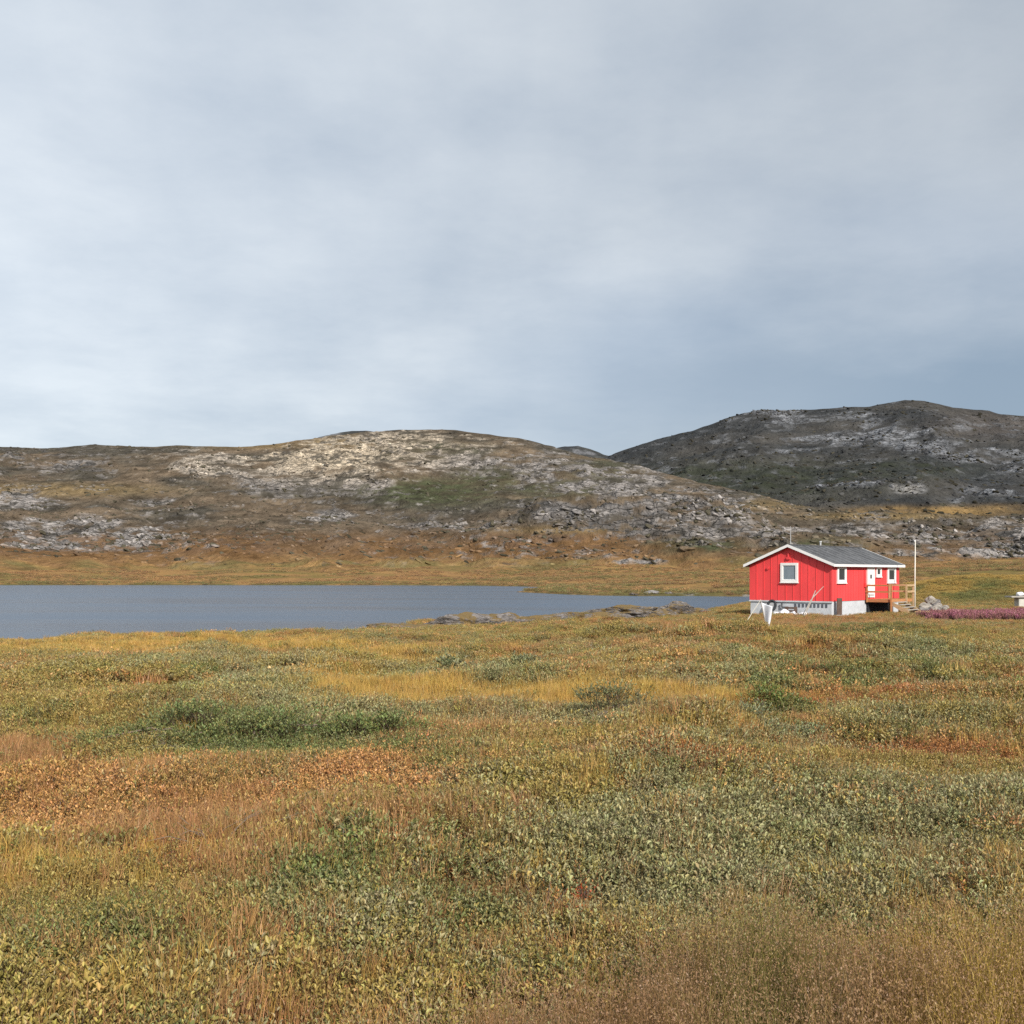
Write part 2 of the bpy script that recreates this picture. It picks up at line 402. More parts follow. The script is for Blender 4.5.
# ------------------------------------------------------------------ tundra colour map (plants growing where they grow)
# species: 0 sage willow 1 green willow 2 olive willow 3 golden grass 4 rust heath 5 red-brown grass 6 bare earth 7 salmon birch 8 dark heath
TINT = np.array([(.310, .295, .140), (.145, .180, .055), (.350, .275, .078), (.49, .315, .080), (.42, .180, .056), (.39, .208, .088), (.36, .28, .24), (.53, .285, .100), (.165, .128, .050)])
BLOBS = [  # px, py, half-width, half-height, species, weight
    (110, 650, 230, 9, 3, 5.4), (330, 652, 90, 9, 3, 3.1), (200, 643, 120, 5, 3, 2.0), (30, 655, 90, 7, 2, 1.6), (290, 650, 35, 5, 1, 1.6),
    (110, 668, 70, 6, 8, .8), (190, 672, 130, 9, 0, 2.0), (40, 675, 50, 8, 8, 1.4), (190, 690, 30, 5, 1, 2.0), (100, 690, 120, 14, 2, 1.6), (255, 690, 70, 12, 0, 1.6), (290, 690, 40, 8, 1, .9),
    (390, 640, 70, 5, 8, 1.6), (470, 657, 100, 5, 8, 3.2), (330, 662, 60, 6, 2, 1.2), (430, 668, 80, 6, 2, 1.0), (560, 660, 60, 5, 8, 1.6), (600, 644, 80, 5, 6, 1.6), (690, 652, 40, 3, 6, 2.2), (620, 655, 60, 3, 6, 1.4),
    (430, 692, 120, 8, 3, 6.8), (560, 696, 90, 7, 3, 6.1), (350, 680, 40, 8, 3, 4.1), (640, 688, 60, 7, 3, 3.4), (720, 692, 70, 7, 3, 4.8), (660, 702, 60, 5, 4, 2.4),
    (485, 676, 70, 9, 0, 4.0), (485, 680, 50, 5, 1, 1.4), (830, 690, 110, 8, 4, 5.1), (920, 682, 70, 5, 4, 2.7), (770, 697, 50, 6, 4, 2.7), (880, 668, 130, 9, 1, 1.2), (860, 662, 120, 8, 0, 1.6),
    (790, 672, 60, 8, 1, 1.4), (700, 672, 60, 8, 0, 1.4), (650, 625, 60, 5, 5, 1.6), (700, 632, 80, 5, 4, 1.9), (560, 636, 70, 5, 2, 1.2), (640, 618, 60, 4, 8, 1.2), (540, 628, 50, 5, 8, 1.4), (760, 633, 60, 5, 5, 1.4),
    (880, 622, 100, 6, 5, 1.6), (830, 620, 60, 5, 5, 1.6), (910, 632, 60, 5, 1, 1.2), (820, 634, 70, 6, 1, 1.0), (960, 636, 80, 7, 2, 1.2), (960, 648, 60, 4, 4, 1.7), (1000, 645, 30, 5, 8, 1.2), (900, 643, 150, 6, 2, .8),
    (480, 712, 200, 9, 0, 1.6), (610, 714, 40, 12, 0, 4.0), (610, 718, 35, 6, 8, 1.0), (770, 706, 30, 8, 1, 4.0), (880, 712, 60, 7, 0, 1.4), (950, 700, 90, 10, 2, 1.2), (910, 722, 40, 5, 8, 1.0),
    (260, 705, 100, 10, 0, 1.6), (330, 720, 70, 12, 0, 1.8), (240, 738, 120, 22, 1, 4.5), (390, 748, 70, 9, 1, 3.2), (200, 750, 70, 10, 8, .9), (20, 720, 40, 10, 1, 1.6), (80, 720, 90, 16, 2, 1.6), (130, 745, 60, 10, 2, 1.5),
    (460, 735, 90, 12, 5, 1.2), (540, 740, 100, 14, 2, 1.4), (590, 725, 50, 8, 0, 1.2), (30, 755, 45, 8, 5, 3.0), (60, 765, 60, 8, 4, 2.4), (85, 792, 150, 18, 7, 2.6), (345, 775, 75, 16, 7, 4.9), (280, 785, 60, 10, 7, 1.9),
    (180, 818, 80, 22, 5, 2.6), (160, 835, 60, 12, 4, 3.1), (60, 810, 80, 14, 7, 1.7), (210, 790, 90, 16, 5, 1.0), (430, 780, 60, 8, 0, 1.4), (410, 790, 40, 8, 8, 1.4), (500, 785, 70, 12, 2, 2.6), (560, 780, 80, 14, 3, 2.4), (540, 795, 80, 10, 2, 1.8),
    (700, 768, 75, 12, 4, 5.8), (760, 760, 60, 8, 4, 3.1), (860, 735, 110, 7, 4, 5.4), (940, 735, 80, 8, 4, 3.4), (770, 738, 80, 9, 0, 2.6), (720, 735, 60, 6, 8, .8), (650, 750, 50, 10, 4, 1.7), (900, 760, 120, 14, 2, 1.5), (920, 770, 50, 8, 4, 1.9),
    (650, 775, 70, 14, 0, 1.0), (760, 830, 190, 44, 0, 4.0), (620, 830, 80, 26, 0, 2.4), (980, 790, 80, 22, 0, 2.4), (900, 800, 100, 20, 0, 1.4), (850, 880, 160, 26, 0, 1.8), (700, 890, 140, 26, 2, 1.4), (940, 850, 50, 14, 5, 1.2),
    (940, 865, 26, 10, 4, 4.4), (975, 845, 40, 12, 2, 1.0), (690, 800, 50, 10, 2, 1.0), (420, 850, 110, 26, 1, 1.5), (380, 880, 100, 22, 0, 1.6), (440, 815, 90, 14, 5, 1.6), (480, 850, 60, 12, 5, 1.2),
    (120, 880, 130, 30, 2, 2.2), (60, 850, 70, 14, 3, 1.7), (30, 868, 30, 10, 7, 2.1), (130, 910, 120, 34, 1, 1.5), (320, 860, 50, 18, 1, 1.6), (320, 835, 70, 10, 5, 1.2), (260, 905, 60, 20, 5, 1.4), (230, 860, 40, 14, 5, 1.2), (60, 980, 140, 40, 2, 2.4), (140, 1000, 90, 20, 1, 1.0),
    (560, 888, 22, 9, 7, 2.6), (300, 950, 80, 26, 5, 1.0), (420, 930, 90, 26, 2, 1.0), (540, 920, 90, 20, 1, 1.0), (440, 1000, 200, 24, 5, 1.8), (800, 990, 260, 34, 5, 2.4), (990, 990, 90, 40, 3, 2.7),
]
def species_weights(x, y):
    """weights of the nine species at ground points; the map is laid out on the ground plane"""
    yy = np.maximum(y, 2.2)
    zb = base_z(x, yy)
    px = 512 + F * x / yy; py = HZ - F * (zb + .20) / yy      # the plants stand about 0.2 m tall
    sc = np.clip((py - 600) / 120.0, .12, 3)
    px = px + 40 * fbm(x / 1.6, y / 1.6, 4, 71, .65) * np.minimum(sc, 1.5); py = py + 13 * fbm(x / 1.9 + 9, y / 1.9, 4, 73, .65) * np.minimum(sc, 1.6)
    w = np.zeros((len(x), 9))
    w[:, 0] = .48; w[:, 2] = .72; w[:, 5] = .40; w[:, 8] = .16; w[:, 1] = .22; w[:, 4] = .36; w[:, 3] = .25; w[:, 7] = .24
    n = fbm(x / 3.0, y / 3.0, 3, 81)
    w[:, 0] *= 1 + np.clip(n, -.9, 1); w[:, 5] *= 1 - np.clip(n, -1, .9)
    w[:, 7] *= 1 + np.clip(1.9 * fbm(x / 1.1 + 4, y / 1.1, 3, 87), -1, 3); w[:, 3] *= 1 + np.clip(1.6 * fbm(x / 1.5, y / 1.5 + 3, 3, 89), -1, 3)
    w[:, 1] *= 1 + np.clip(1.3 * fbm(x / 2.2, y / 2.2, 3, 83), -.95, 2); w[:, 4] *= 1 + np.clip(1.5 * fbm(x / 2.0, y / 2.0, 3, 85), -.95, 2)
    for bx, by, rx, ry, sp, k in BLOBS:
        w[:, sp] += k * np.exp(-(((px - bx) / rx) ** 2 + ((py - by) / ry) ** 2) ** 1.3)
    w = w ** 1.45
    return w / w.sum(1, keepdims=True), px, py

# ------------------------------------------------------------------ ground sheet
az_f = np.arange(math.radians(-38), math.radians(38), math.radians(.060))
az = np.concatenate([np.radians(np.arange(-180, -38, 3.0)), az_f, np.radians(np.arange(38, 180.01, 3.0))])
rr = np.concatenate([[.05, .6, 1.2], np.exp(np.arange(math.log(1.8), math.log(560), .0115)), np.exp(np.linspace(math.log(565), math.log(14000), 26))])
A, R_ = np.meshgrid(az, rr, indexing='ij')
gx = (R_ * np.sin(A)).ravel(); gy = (R_ * np.cos(A)).ravel()
gz = ground_z(gx, gy)
gz = np.where(R_.ravel() > 900, lerp(gz, -2.0, sstep(900, 2000, R_.ravel())), gz)
d_sh = shore_dist(gx, gy)
nA, nR = A.shape
W, gpx, gpy = species_weights(gx, gy)
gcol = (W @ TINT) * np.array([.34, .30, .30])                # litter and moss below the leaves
# far flats and the knoll: golden sedge, rusty heath, green wet edges
n1 = fbm(gx / 30, gy / 12, 4, 51); n2 = fbm(gx / 9, gy / 4, 4, 53)
spx = 512 + F * gx / np.maximum(gy, 1); spy = HZ - F * gz / np.maximum(gy, 1)
flat = np.array([.29, .172, .070]) * np.ones((len(gx), 1))
flat = lerp(flat, np.array([.19, .11, .06]), np.clip(.5 + 1.1 * n2, 0, 1)[:, None] * .6)
flat = lerp(flat, np.array([.14, .125, .045]), np.clip(.25 + 1.2 * n1 + .5 * sstep(560, 760, spx) * (n2 > -.2), 0, 1)[:, None] * .75)
flat = lerp(flat, np.array([.11, .105, .04]), (np.exp(-(d_sh / 9) ** 2) * np.clip(.6 + n2, 0, 1))[:, None] * .8)
flat = lerp(flat, np.array([.30, .28, .24]), (sstep(.5, .75, fbm(gx / 6, gy / 3, 3, 57)) * sstep(6, 2, d_sh) * sstep(540, 600, spx))[:, None] * .9)
kn = np.exp(-(np.abs((gx - wx(1030, 112)) / 18.0)) ** 3.2 - ((gy - 112) / 13.0) ** 2)
knc = lerp(np.array([.26, .175, .055]), np.array([.105, .11, .038]), np.clip(.45 + 1.3 * fbm(gx / 5, gy / 3.5, 4, 59) - 1.2 * (gz + 1.4) / 3.0 * .5, 0, 1)[:, None])
wf = sstep(118, 160, gy)[:, None]
gcol = lerp(gcol, flat, wf)
gcol = lerp(gcol, knc, np.clip(kn * 3, 0, 1)[:, None])
gcol = lerp(gcol, np.array([.09, .08, .055]), (sstep(1.2, -.2, d_sh))[:, None] * .7)
# gravel strip beyond the flowers, bare soil beside the house and path
strip = np.exp(-((gx - wx(975, 88)) / 7) ** 4 - ((gy - 88) / 2.2) ** 2)
gcol = lerp(gcol, np.array([.34, .31, .31]), np.clip(strip * 1.6, 0, 1)[:, None] * .9)
soil = np.exp(-((gx - wx(885, 71)) / 4.5) ** 4 - ((gy - 71) / 3.0) ** 2)
gcol = lerp(gcol, np.array([.16, .10, .07]), np.clip(soil, 0, 1)[:, None] * .8)
idx = np.arange(nA * nR).reshape(nA, nR)
q = np.stack([idx[:-1, :-1], idx[:-1, 1:], idx[1:, 1:], idx[1:, :-1]], -1).reshape(-1, 4)[:, ::-1]
rock0 = np.clip(sstep(.2, .6, fbm(gx / 5, gy / 3, 3, 61)), 0, 1) * sstep(8, 2, d_sh) * sstep(330, 420, spx) * .6
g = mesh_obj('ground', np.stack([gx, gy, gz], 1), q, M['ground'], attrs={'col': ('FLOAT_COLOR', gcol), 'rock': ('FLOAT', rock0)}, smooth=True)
tag(g, 'tundra ground sloping down from the viewer to the lake', 'ground', kind='structure')

# lake surface
wv = np.column_stack([POLY * 1.0, np.full(len(POLY), LAKE)])
ctr = POLY.mean(0)
P2 = []
for i, (x, y) in enumerate(POLY):     # pushed a little under the banks
    a = POLY[i - 1]; c = POLY[(i + 1) % len(POLY)]
    t = (c - a) / np.linalg.norm(c - a); P2.append((x + t[1] * 2.5, y - t[0] * 2.5))
lake = mesh_obj('lake', [(x, y, LAKE) for x, y in P2], [tuple(range(len(P2)))], M['water'])
bm = bmesh.new(); bm.from_mesh(lake.data); bmesh.ops.triangulate(bm, faces=bm.faces[:]); bmesh.ops.recalc_face_normals(bm, faces=bm.faces[:])
if sum(f.normal.z for f in bm.faces) < 0: bmesh.ops.reverse_faces(bm, faces=bm.faces[:])
bm.to_mesh(lake.data); bm.free()
tag(lake, 'grey blue rippled lake between the tundra and the hills', 'lake', kind='structure')

# ------------------------------------------------------------------ hills
def skyline(pts):
    p = np.array(pts, float)
    return lambda px: np.interp(px, p[:, 0], p[:, 1])

def smooth_interp(t, knots, vals):
    """monotone cubic along axis 1 of vals (rows = columns of the hill)"""
    k = np.asarray(knots); n = len(k)
    h = np.diff(k); dl = np.diff(vals, axis=1) / h
    m_ = np.zeros_like(vals); m_[:, 1:-1] = (dl[:, :-1] + dl[:, 1:]) / 2; m_[:, 0] = dl[:, 0]; m_[:, -1] = dl[:, -1]
    out_ = np.zeros((vals.shape[0], len(t)))
    j = np.clip(np.searchsorted(k, t, 'right') - 1, 0, n - 2)
    u = (t - k[j]) / h[j]
    h00 = 2 * u ** 3 - 3 * u ** 2 + 1; h10 = u ** 3 - 2 * u ** 2 + u; h01 = -2 * u ** 3 + 3 * u ** 2; h11 = u ** 3 - u ** 2
    return h00 * vals[:, j] + h10 * h[j] * m_[:, j] + h01 * vals[:, j + 1] + h11 * h[j] * m_[:, j + 1]

HILLS = []
def hill_sheet(name, cols, sky, colour_fn, mat, step, rows, noise, label, rockdisp, terr=15.0):
    cpx = np.array([c[0] for c in cols], float)
    RR = np.array([c[1] for c in cols], float); PY = np.array([c[2] for c in cols], float)
    px = np.arange(cpx[0], cpx[-1] + .1, step)
    Rk = np.stack([np.interp(px, cpx, RR[:, i]) for i in range(RR.shape[1])], 1)
    Pk = np.stack([np.interp(px, cpx, PY[:, i]) for i in range(PY.shape[1])], 1)
    Pk[:, -1] = sky(px)
    Zk = (HZ - Pk) / F * Rk
    kn_ = np.linspace(0, 1, RR.shape[1])
    t = np.linspace(0, 1, rows)
    Rg = smooth_interp(t, kn_, Rk); Zg = smooth_interp(t, kn_, Zk)
    # rear slope
    tb = np.array([.04, .12, .3, .6, 1.0]); span = (Rk[:, -1] - Rk[:, 0])[:, None]
    Rb = Rk[:, -1:] + span * tb * .9; Zb = Zk[:, -1:] - (Zk[:, -1:] + 15) * (tb ** 1.4)
    T = np.concatenate([np.repeat(t[None], len(px), 0), np.repeat(1 + tb[None], len(px), 0)], 1)
    Rg = np.concatenate([Rg, Rb], 1); Zg = np.concatenate([Zg, Zb], 1)
    PX = np.repeat(px[:, None], Rg.shape[1], 1)
    X = (PX - 512) / F * Rg; Y = Rg
    env = sstep(0, .12, T) * lerp(1.0, .32, sstep(.80, 1.0, T))
    Z = Zg + env * noise(X, Y)
    hs = terr * (1 + .0 * X)
    ph = (Z + terr * .9 * fbm(X / (terr * 9), Y / (terr * 6), 4, 701)) / hs * 2 * math.pi
    amp = .85 * hs / (2 * math.pi) * sstep(-.35, .35, fbm(X / (terr * 12) + 4, Y / (terr * 9), 3, 703))
    Z = Z + env * amp * np.sin(ph)
    steep = (amp / (hs / (2 * math.pi)) * np.cos(ph)).ravel()
    V = (Z * 1.05 + .10 * Y)
    col, rock = colour_fn(PX.ravel(), (HZ - F * Z / Y).ravel(), X.ravel(), V.ravel(), T.ravel(), steep, Y.ravel())
    Z = Z + rock.reshape(Z.shape) * rockdisp(X, V) * lerp(1.0, .5, sstep(.9, 1.0, T))
    Z[:, 0] = np.minimum(Z[:, 0], -9)
    na, nr = Z.shape
    HILLS.append((X, Y, Z, rock.reshape(Z.shape), col.reshape(Z.shape + (3,)), rows))
    idx = np.arange(na * nr).reshape(na, nr)
    q = np.stack([idx[:-1, :-1], idx[1:, :-1], idx[1:, 1:], idx[:-1, 1:]], -1).reshape(-1, 4)
    o = mesh_obj(name, np.stack([X.ravel(), Y.ravel(), Z.ravel()], 1), q, mat, attrs={'col': ('FLOAT_COLOR', col), 'rock': ('FLOAT', rock)}, smooth=True)
    tag(o, label, name.replace('_', ' ').split()[-1], kind='structure')
    return o

def blobmask(px, py, blobs):
    w = np.zeros_like(px)
    for bx, by, rx, ry, k in blobs:
        w = np.maximum(w, k * np.exp(-(((px - bx) / rx) ** 2 + ((py - by) / ry) ** 2) ** 1.4))
    return w

c3 = lambda *a: np.array(a)
def strata(X, Y, sx, sy, rot, s):
    ca, sa = math.cos(rot), math.sin(rot)
    return ridged((X * ca - Y * sa) / sx, (X * sa + Y * ca) / sy, 4, s)

# --- the long hill behind the lake
def flat_colour(X, Y):
    a = fbm(X / 30, Y / 12, 4, 51); b_ = fbm(X / 9, Y / 4, 4, 53)
    f = np.array([.29, .172, .070]) * np.ones((len(X), 1))
    f = lerp(f, np.array([.19, .11, .06]), np.clip(.5 + 1.1 * b_, 0, 1)[:, None] * .6)
    return lerp(f, np.array([.15, .135, .055]), np.clip(.15 + 1.2 * a, 0, 1)[:, None] * .7)
sky1 = skyline([(-700, 470), (-300, 455), (-100, 450), (0, 448), (40, 447), (70, 445), (90, 444), (130, 446), (180, 446), (230, 446), (270, 443), (300, 439), (330, 435.5), (365, 431.5), (400, 428.5), (430, 429), (470, 433),
                (500, 437), (530, 441), (560, 448), (590, 455), (610, 459), (640, 466), (680, 478), (720, 487), (760, 497), (800, 508), (850, 514), (900, 517), (1024, 517), (1300, 512), (1800, 520)])
cols1 = [(-700, [480, 680, 860, 1080, 1350], [579, 552, 528, 498, 470]),
         (0, [500, 680, 860, 1080, 1350], [579, 548, 514, 483, 448]),
         (200, [500, 680, 860, 1080, 1350], [579, 551, 528, 488, 446]),
         (400, [500, 700, 900, 1120, 1380], [579, 551, 526, 486, 428]),
         (560, [500, 680, 820, 1040, 1320], [579, 551, 524, 494, 448]),
         (720, [490, 620, 740, 900, 1150], [579, 555, 534, 510, 487]),
         (850, [480, 610, 730, 860, 1000], [579, 560, 545, 529, 514]),
         (1024, [470, 590, 700, 830, 980], [579, 561, 546, 531, 517]),
         (1800, [470, 590, 700, 830, 980], [579, 561, 546, 531, 520])]
def noise1(X, Y):
    n = 11 * (ridged((X + .45 * Y) / 95, (Y - .2 * X) / 260, 3, 107) - .5) + 9 * fbm(X / 170, Y / 170, 3, 101) + 4.2 * fbm(X / 60, Y / 50, 4, 103)
    kx, ky = wx(640, 800), 800                      # the dark craggy knob at the right
    u = (X - kx) / 105; v = (Y - ky) / 70
    n = n + 22 * np.exp(-(u * u + v * v) ** 2.2) * (1 + .25 * fbm(X / 20, Y / 20, 3, 105))
    return n
ROCKS1 = [(60, 535, 75, 22, 1.0), (140, 540, 60, 16, 1.0), (20, 500, 60, 14, .75), (170, 505, 50, 10, .6), (60, 466, 55, 9, .7), (30, 455, 60, 7, .5), (215, 465, 60, 14, .95), (285, 478, 70, 17, 1.0), (320, 460, 60, 20, 1.0), (350, 447, 60, 14, .9),
          (400, 440, 60, 10, .95), (330, 515, 40, 7, .9), (360, 480, 40, 16, .75), (440, 455, 70, 22, .75), (500, 465, 60, 14, .65), (540, 470, 70, 22, .72), (610, 485, 80, 20, .85), (560, 512, 45, 14, .9), (640, 520, 80, 18, 1.0), (700, 525, 80, 18, .95), (690, 500, 70, 14, .8), (640, 470, 40, 6, .7),
          (440, 525, 100, 9, .5), (430, 545, 120, 10, .35), (770, 535, 60, 16, .7), (900, 535, 130, 14, .85), (960, 552, 90, 12, .75), (1010, 535, 60, 22, .9), (1100, 535, 120, 20, .8), (880, 560, 60, 7, .5), (640, 562, 30, 4, .9), (600, 556, 40, 4, .6), (-150, 500, 150, 30, .8), (-400, 510, 200, 40, .7), (740, 510, 40, 10, .7)]
def colour1(px, py, X, Y, T, steep, YY):
    n = fbm(X / 60, Y / 20, 4, 111); nf = fbm(X / 12, Y / 4, 4, 113)
    veg = lerp(c3(.135, .102, .070), c3(.075, .066, .052), np.clip(.5 + n, 0, 1)[:, None])
    rust = sstep(520, 552, py + 10 * n) * lerp(1, .55, sstep(600, 760, px))
    veg = lerp(veg, lerp(c3(.235, .130, .056), c3(.13, .075, .040), np.clip(.5 + 1.2 * nf, 0, 1)[:, None]), rust[:, None] * .85)
    veg = lerp(veg, c3(.062, .066, .036), np.clip(blobmask(px, py, [(430, 492, 70, 14, 1), (490, 480, 40, 14, .7), (600, 470, 40, 12, .5), (560, 490, 60, 10, .6), (700, 545, 50, 8, .8), (430, 450, 60, 8, .4), (820, 545, 60, 8, .6)]) * (1 + .6 * nf), 0, 1)[:, None])
    veg = lerp(veg, c3(.22, .155, .075), blobmask(px, py, [(250, 445, 60, 4, .7), (880, 516, 80, 4, .9), (330, 440, 40, 8, .6), (60, 490, 110, 7, .7), (560, 530, 60, 4, .7), (770, 505, 40, 6, .6)])[:, None])
    m_ = blobmask(px, py, ROCKS1)
    st = strata(X, Y, 34, 7, .40, 121)
    rock = sstep(.34, .58, m_ * (.70 + .55 * fbm(X / 30, Y / 13, 4, 123) + .16 * st + .22 * steep) + .08 * nf)
    fine = fbm(X / 9, Y / 4.5, 5, 127, .65)
    rock = np.maximum(rock, .70 * sstep(.12, .50, fine + .40 * steep + .45 * m_ - .34 + .25 * n) * sstep(572, 548, py))
    rock = rock * (1 - .85 * sstep(.22, .45, fbm(X / 16 + 3, Y / 5, 4, 133) + .2 * (st - .5)))
    sunlit = blobmask(px, py, [(330, 455, 110, 26, 1), (420, 440, 90, 16, .8), (200, 465, 60, 18, .5)])  # sunlit part of the ridge, put into the rock colour as warmer and paler
    dark = blobmask(px, py, [(600, 515, 80, 16, .75), (540, 505, 40, 12, .8), (20, 450, 60, 6, .9), (90, 468, 30, 8, .7), (280, 490, 60, 8, .5), (345, 500, 30, 10, .8), (700, 505, 50, 10, .4)])
    rc = lerp(c3(.28, .255, .235), c3(.56, .46, .335), np.clip(sunlit, 0, 1)[:, None])
    rc = lerp(rc, c3(.095, .092, .090), np.clip(dark * (.9 + .8 * nf), 0, 1)[:, None])
    rc = rc * (.55 + .75 * np.clip(st, 0, 1))[:, None]
    rc = lerp(rc, c3(.07, .064, .056), (sstep(.22, .5, fbm(X / 12, Y / 4, 4, 129)) * .8)[:, None])
    veg = veg * (1 + .35 * nf)[:, None]
    veg = lerp(veg, flat_colour(X, YY), (sstep(552, 566, py + 5 * nf))[:, None])
    return lerp(veg, rc, rock[:, None]), rock
def rdisp1(X, Y):
    return 5.0 * (strata(X, Y, 34, 7, .40, 121) - .5) + 2.2 * fbm(X / 8, Y / 4, 3, 131)
hill_sheet('hill', cols1, sky1, colour1, M['hill'], 1.25, 520, noise1, 'long rocky hill with pale slabs and brown heath beyond the lake', rdisp1)

# --- the mountain at the right, cloud shade put into its colours
sky2 = skyline([(480, 476), (540, 466), (575, 459), (600, 455.5), (620, 450), (660, 438), (700, 426), (730, 415), (745, 411), (760, 409), (800, 407.5), (840, 406), (870, 405.5), (884, 403.5), (895, 400.5), (905, 399), (925, 400), (950, 404), (980, 408), (1024, 413.5), (1100, 428), (1300, 462), (1700, 500)])
cols2 = [(480, [1500, 1750, 2000, 2250, 2500], [530, 516, 500, 488, 476]),
         (600, [1400, 1650, 1900, 2200, 2500], [530, 512, 496, 478, 455]),
         (760, [1150, 1400, 1700, 2000, 2350], [530, 510, 485, 448, 409]),
         (900, [1020, 1300, 1600, 1950, 2300], [528, 508, 478, 440, 399]),
         (1024, [1000, 1250, 1550, 1900, 2300], [526, 506, 478, 446, 413]),
         (1700, [1000, 1250, 1550, 1900, 2300], [526, 520, 512, 505, 500])]
def noise2(X, Y):
    n = 26 * (ridged((X - .5 * Y) / 210, Y / 520, 3, 207) - .5) + 18 * fbm(X / 380, Y / 380, 3, 201) + 7 * fbm(X / 110, Y / 100, 4, 203)
    n = n + 26 * np.exp(-((X - wx(860, 1500)) / 170) ** 2 - ((Y - 1500) / 110) ** 2)
    return n
ROCKS2 = [(780, 416, 55, 10, 1), (740, 420, 30, 10, .8), (830, 440, 50, 12, .9), (800, 450, 40, 8, .8), (850, 415, 50, 8, .6), (890, 432, 50, 14, 1), (930, 445, 45, 10, 1), (975, 455, 50, 10, 1), (1020, 465, 40, 12, 1), (905, 488, 26, 8, 1), (865, 482, 40, 8, .7), (830, 487, 30, 5, .8),
          (985, 490, 40, 9, .8), (960, 500, 30, 6, .6), (1010, 498, 30, 8, .7), (950, 425, 60, 12, .6), (660, 450, 50, 8, .35), (1120, 470, 100, 30, .8), (700, 440, 40, 14, .35)]
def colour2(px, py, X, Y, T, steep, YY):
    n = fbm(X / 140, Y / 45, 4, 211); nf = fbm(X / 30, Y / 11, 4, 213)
    veg = lerp(c3(.070, .066, .060), c3(.046, .048, .049), np.clip(.5 + n, 0, 1)[:, None])  # ground cover kept dark to stand in for a cloud shadow
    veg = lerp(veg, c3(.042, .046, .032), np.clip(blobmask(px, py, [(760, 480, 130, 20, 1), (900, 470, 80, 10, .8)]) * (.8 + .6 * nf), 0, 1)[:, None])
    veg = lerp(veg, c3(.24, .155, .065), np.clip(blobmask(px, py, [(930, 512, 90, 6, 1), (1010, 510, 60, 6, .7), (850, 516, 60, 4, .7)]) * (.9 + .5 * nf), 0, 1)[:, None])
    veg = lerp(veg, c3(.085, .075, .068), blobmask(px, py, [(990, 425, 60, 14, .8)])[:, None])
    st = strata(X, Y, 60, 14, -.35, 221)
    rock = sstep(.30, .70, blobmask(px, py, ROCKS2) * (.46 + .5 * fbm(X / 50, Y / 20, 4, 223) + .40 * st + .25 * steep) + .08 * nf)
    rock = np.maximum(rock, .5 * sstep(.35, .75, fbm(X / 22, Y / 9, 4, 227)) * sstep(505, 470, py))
    rc = c3(.20, .205, .215) * (.5 + .75 * np.clip(st, 0, 1))[:, None]  # bare rock dulled too, as part of the painted cloud shade
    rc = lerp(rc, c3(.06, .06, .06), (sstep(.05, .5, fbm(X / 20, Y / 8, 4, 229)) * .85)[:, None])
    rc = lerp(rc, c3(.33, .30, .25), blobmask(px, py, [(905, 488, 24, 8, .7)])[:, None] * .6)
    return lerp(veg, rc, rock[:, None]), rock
def rdisp2(X, Y):
    return 9 * (strata(X, Y, 60, 14, -.35, 221) - .5) + 3.5 * fbm(X / 16, Y / 7, 3, 231)
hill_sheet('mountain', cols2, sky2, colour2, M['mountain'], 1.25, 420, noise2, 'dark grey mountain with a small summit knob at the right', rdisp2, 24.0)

# --- far peaks showing over the ridges
def colour3(px, py, X, Y, T, steep, YY):
    n = fbm(X / 100, Y / 80, 4, 311)
    c = lerp(c3(.07, .07, .065), c3(.045, .047, .05), np.clip(.5 + n, 0, 1)[:, None])
    rock = .7 * sstep(.2, .6, fbm(X / 60, Y / 30, 4, 313))
    return lerp(c, c3(.24, .24, .25), rock[:, None] * .8), rock
noise3 = lambda X, Y: 10 * fbm(X / 200, Y / 200, 3, 301)
rd3 = lambda X, Y: 5 * fbm(X / 30, Y / 30, 3, 303)
hill_sheet('distant_hill', [(500, [2900, 3300, 3700], [500, 478, 460]), (570, [2900, 3300, 3700], [490, 470, 447]), (680, [2900, 3300, 3700], [500, 480, 470])],
           skyline([(500, 458), (540, 452), (555, 448.5), (565, 446.8), (578, 446.5), (590, 449), (604, 454), (640, 462), (680, 470)]), colour3, M['mountain'], 1.2, 60, noise3, 'small bluish distant hill in the gap between the two ridges', rd3)
hill_sheet('distant_hill', [(250, [1900, 2150, 2400], [480, 460, 445]), (350, [1900, 2150, 2400], [480, 450, 430]), (450, [1900, 2150, 2400], [480, 460, 445]), (560, [1900, 2150, 2400], [490, 470, 450])],
           skyline([(250, 452), (300, 442), (325, 435), (340, 431.5), (352, 430), (366, 430), (378, 432), (400, 436), (450, 436), (490, 437), (505, 436.5), (530, 439.5), (560, 449)]), colour3, M['mountain'], 1.2, 60, noise3, 'thin dark distant hill peeking over the pale ridge', rd3)

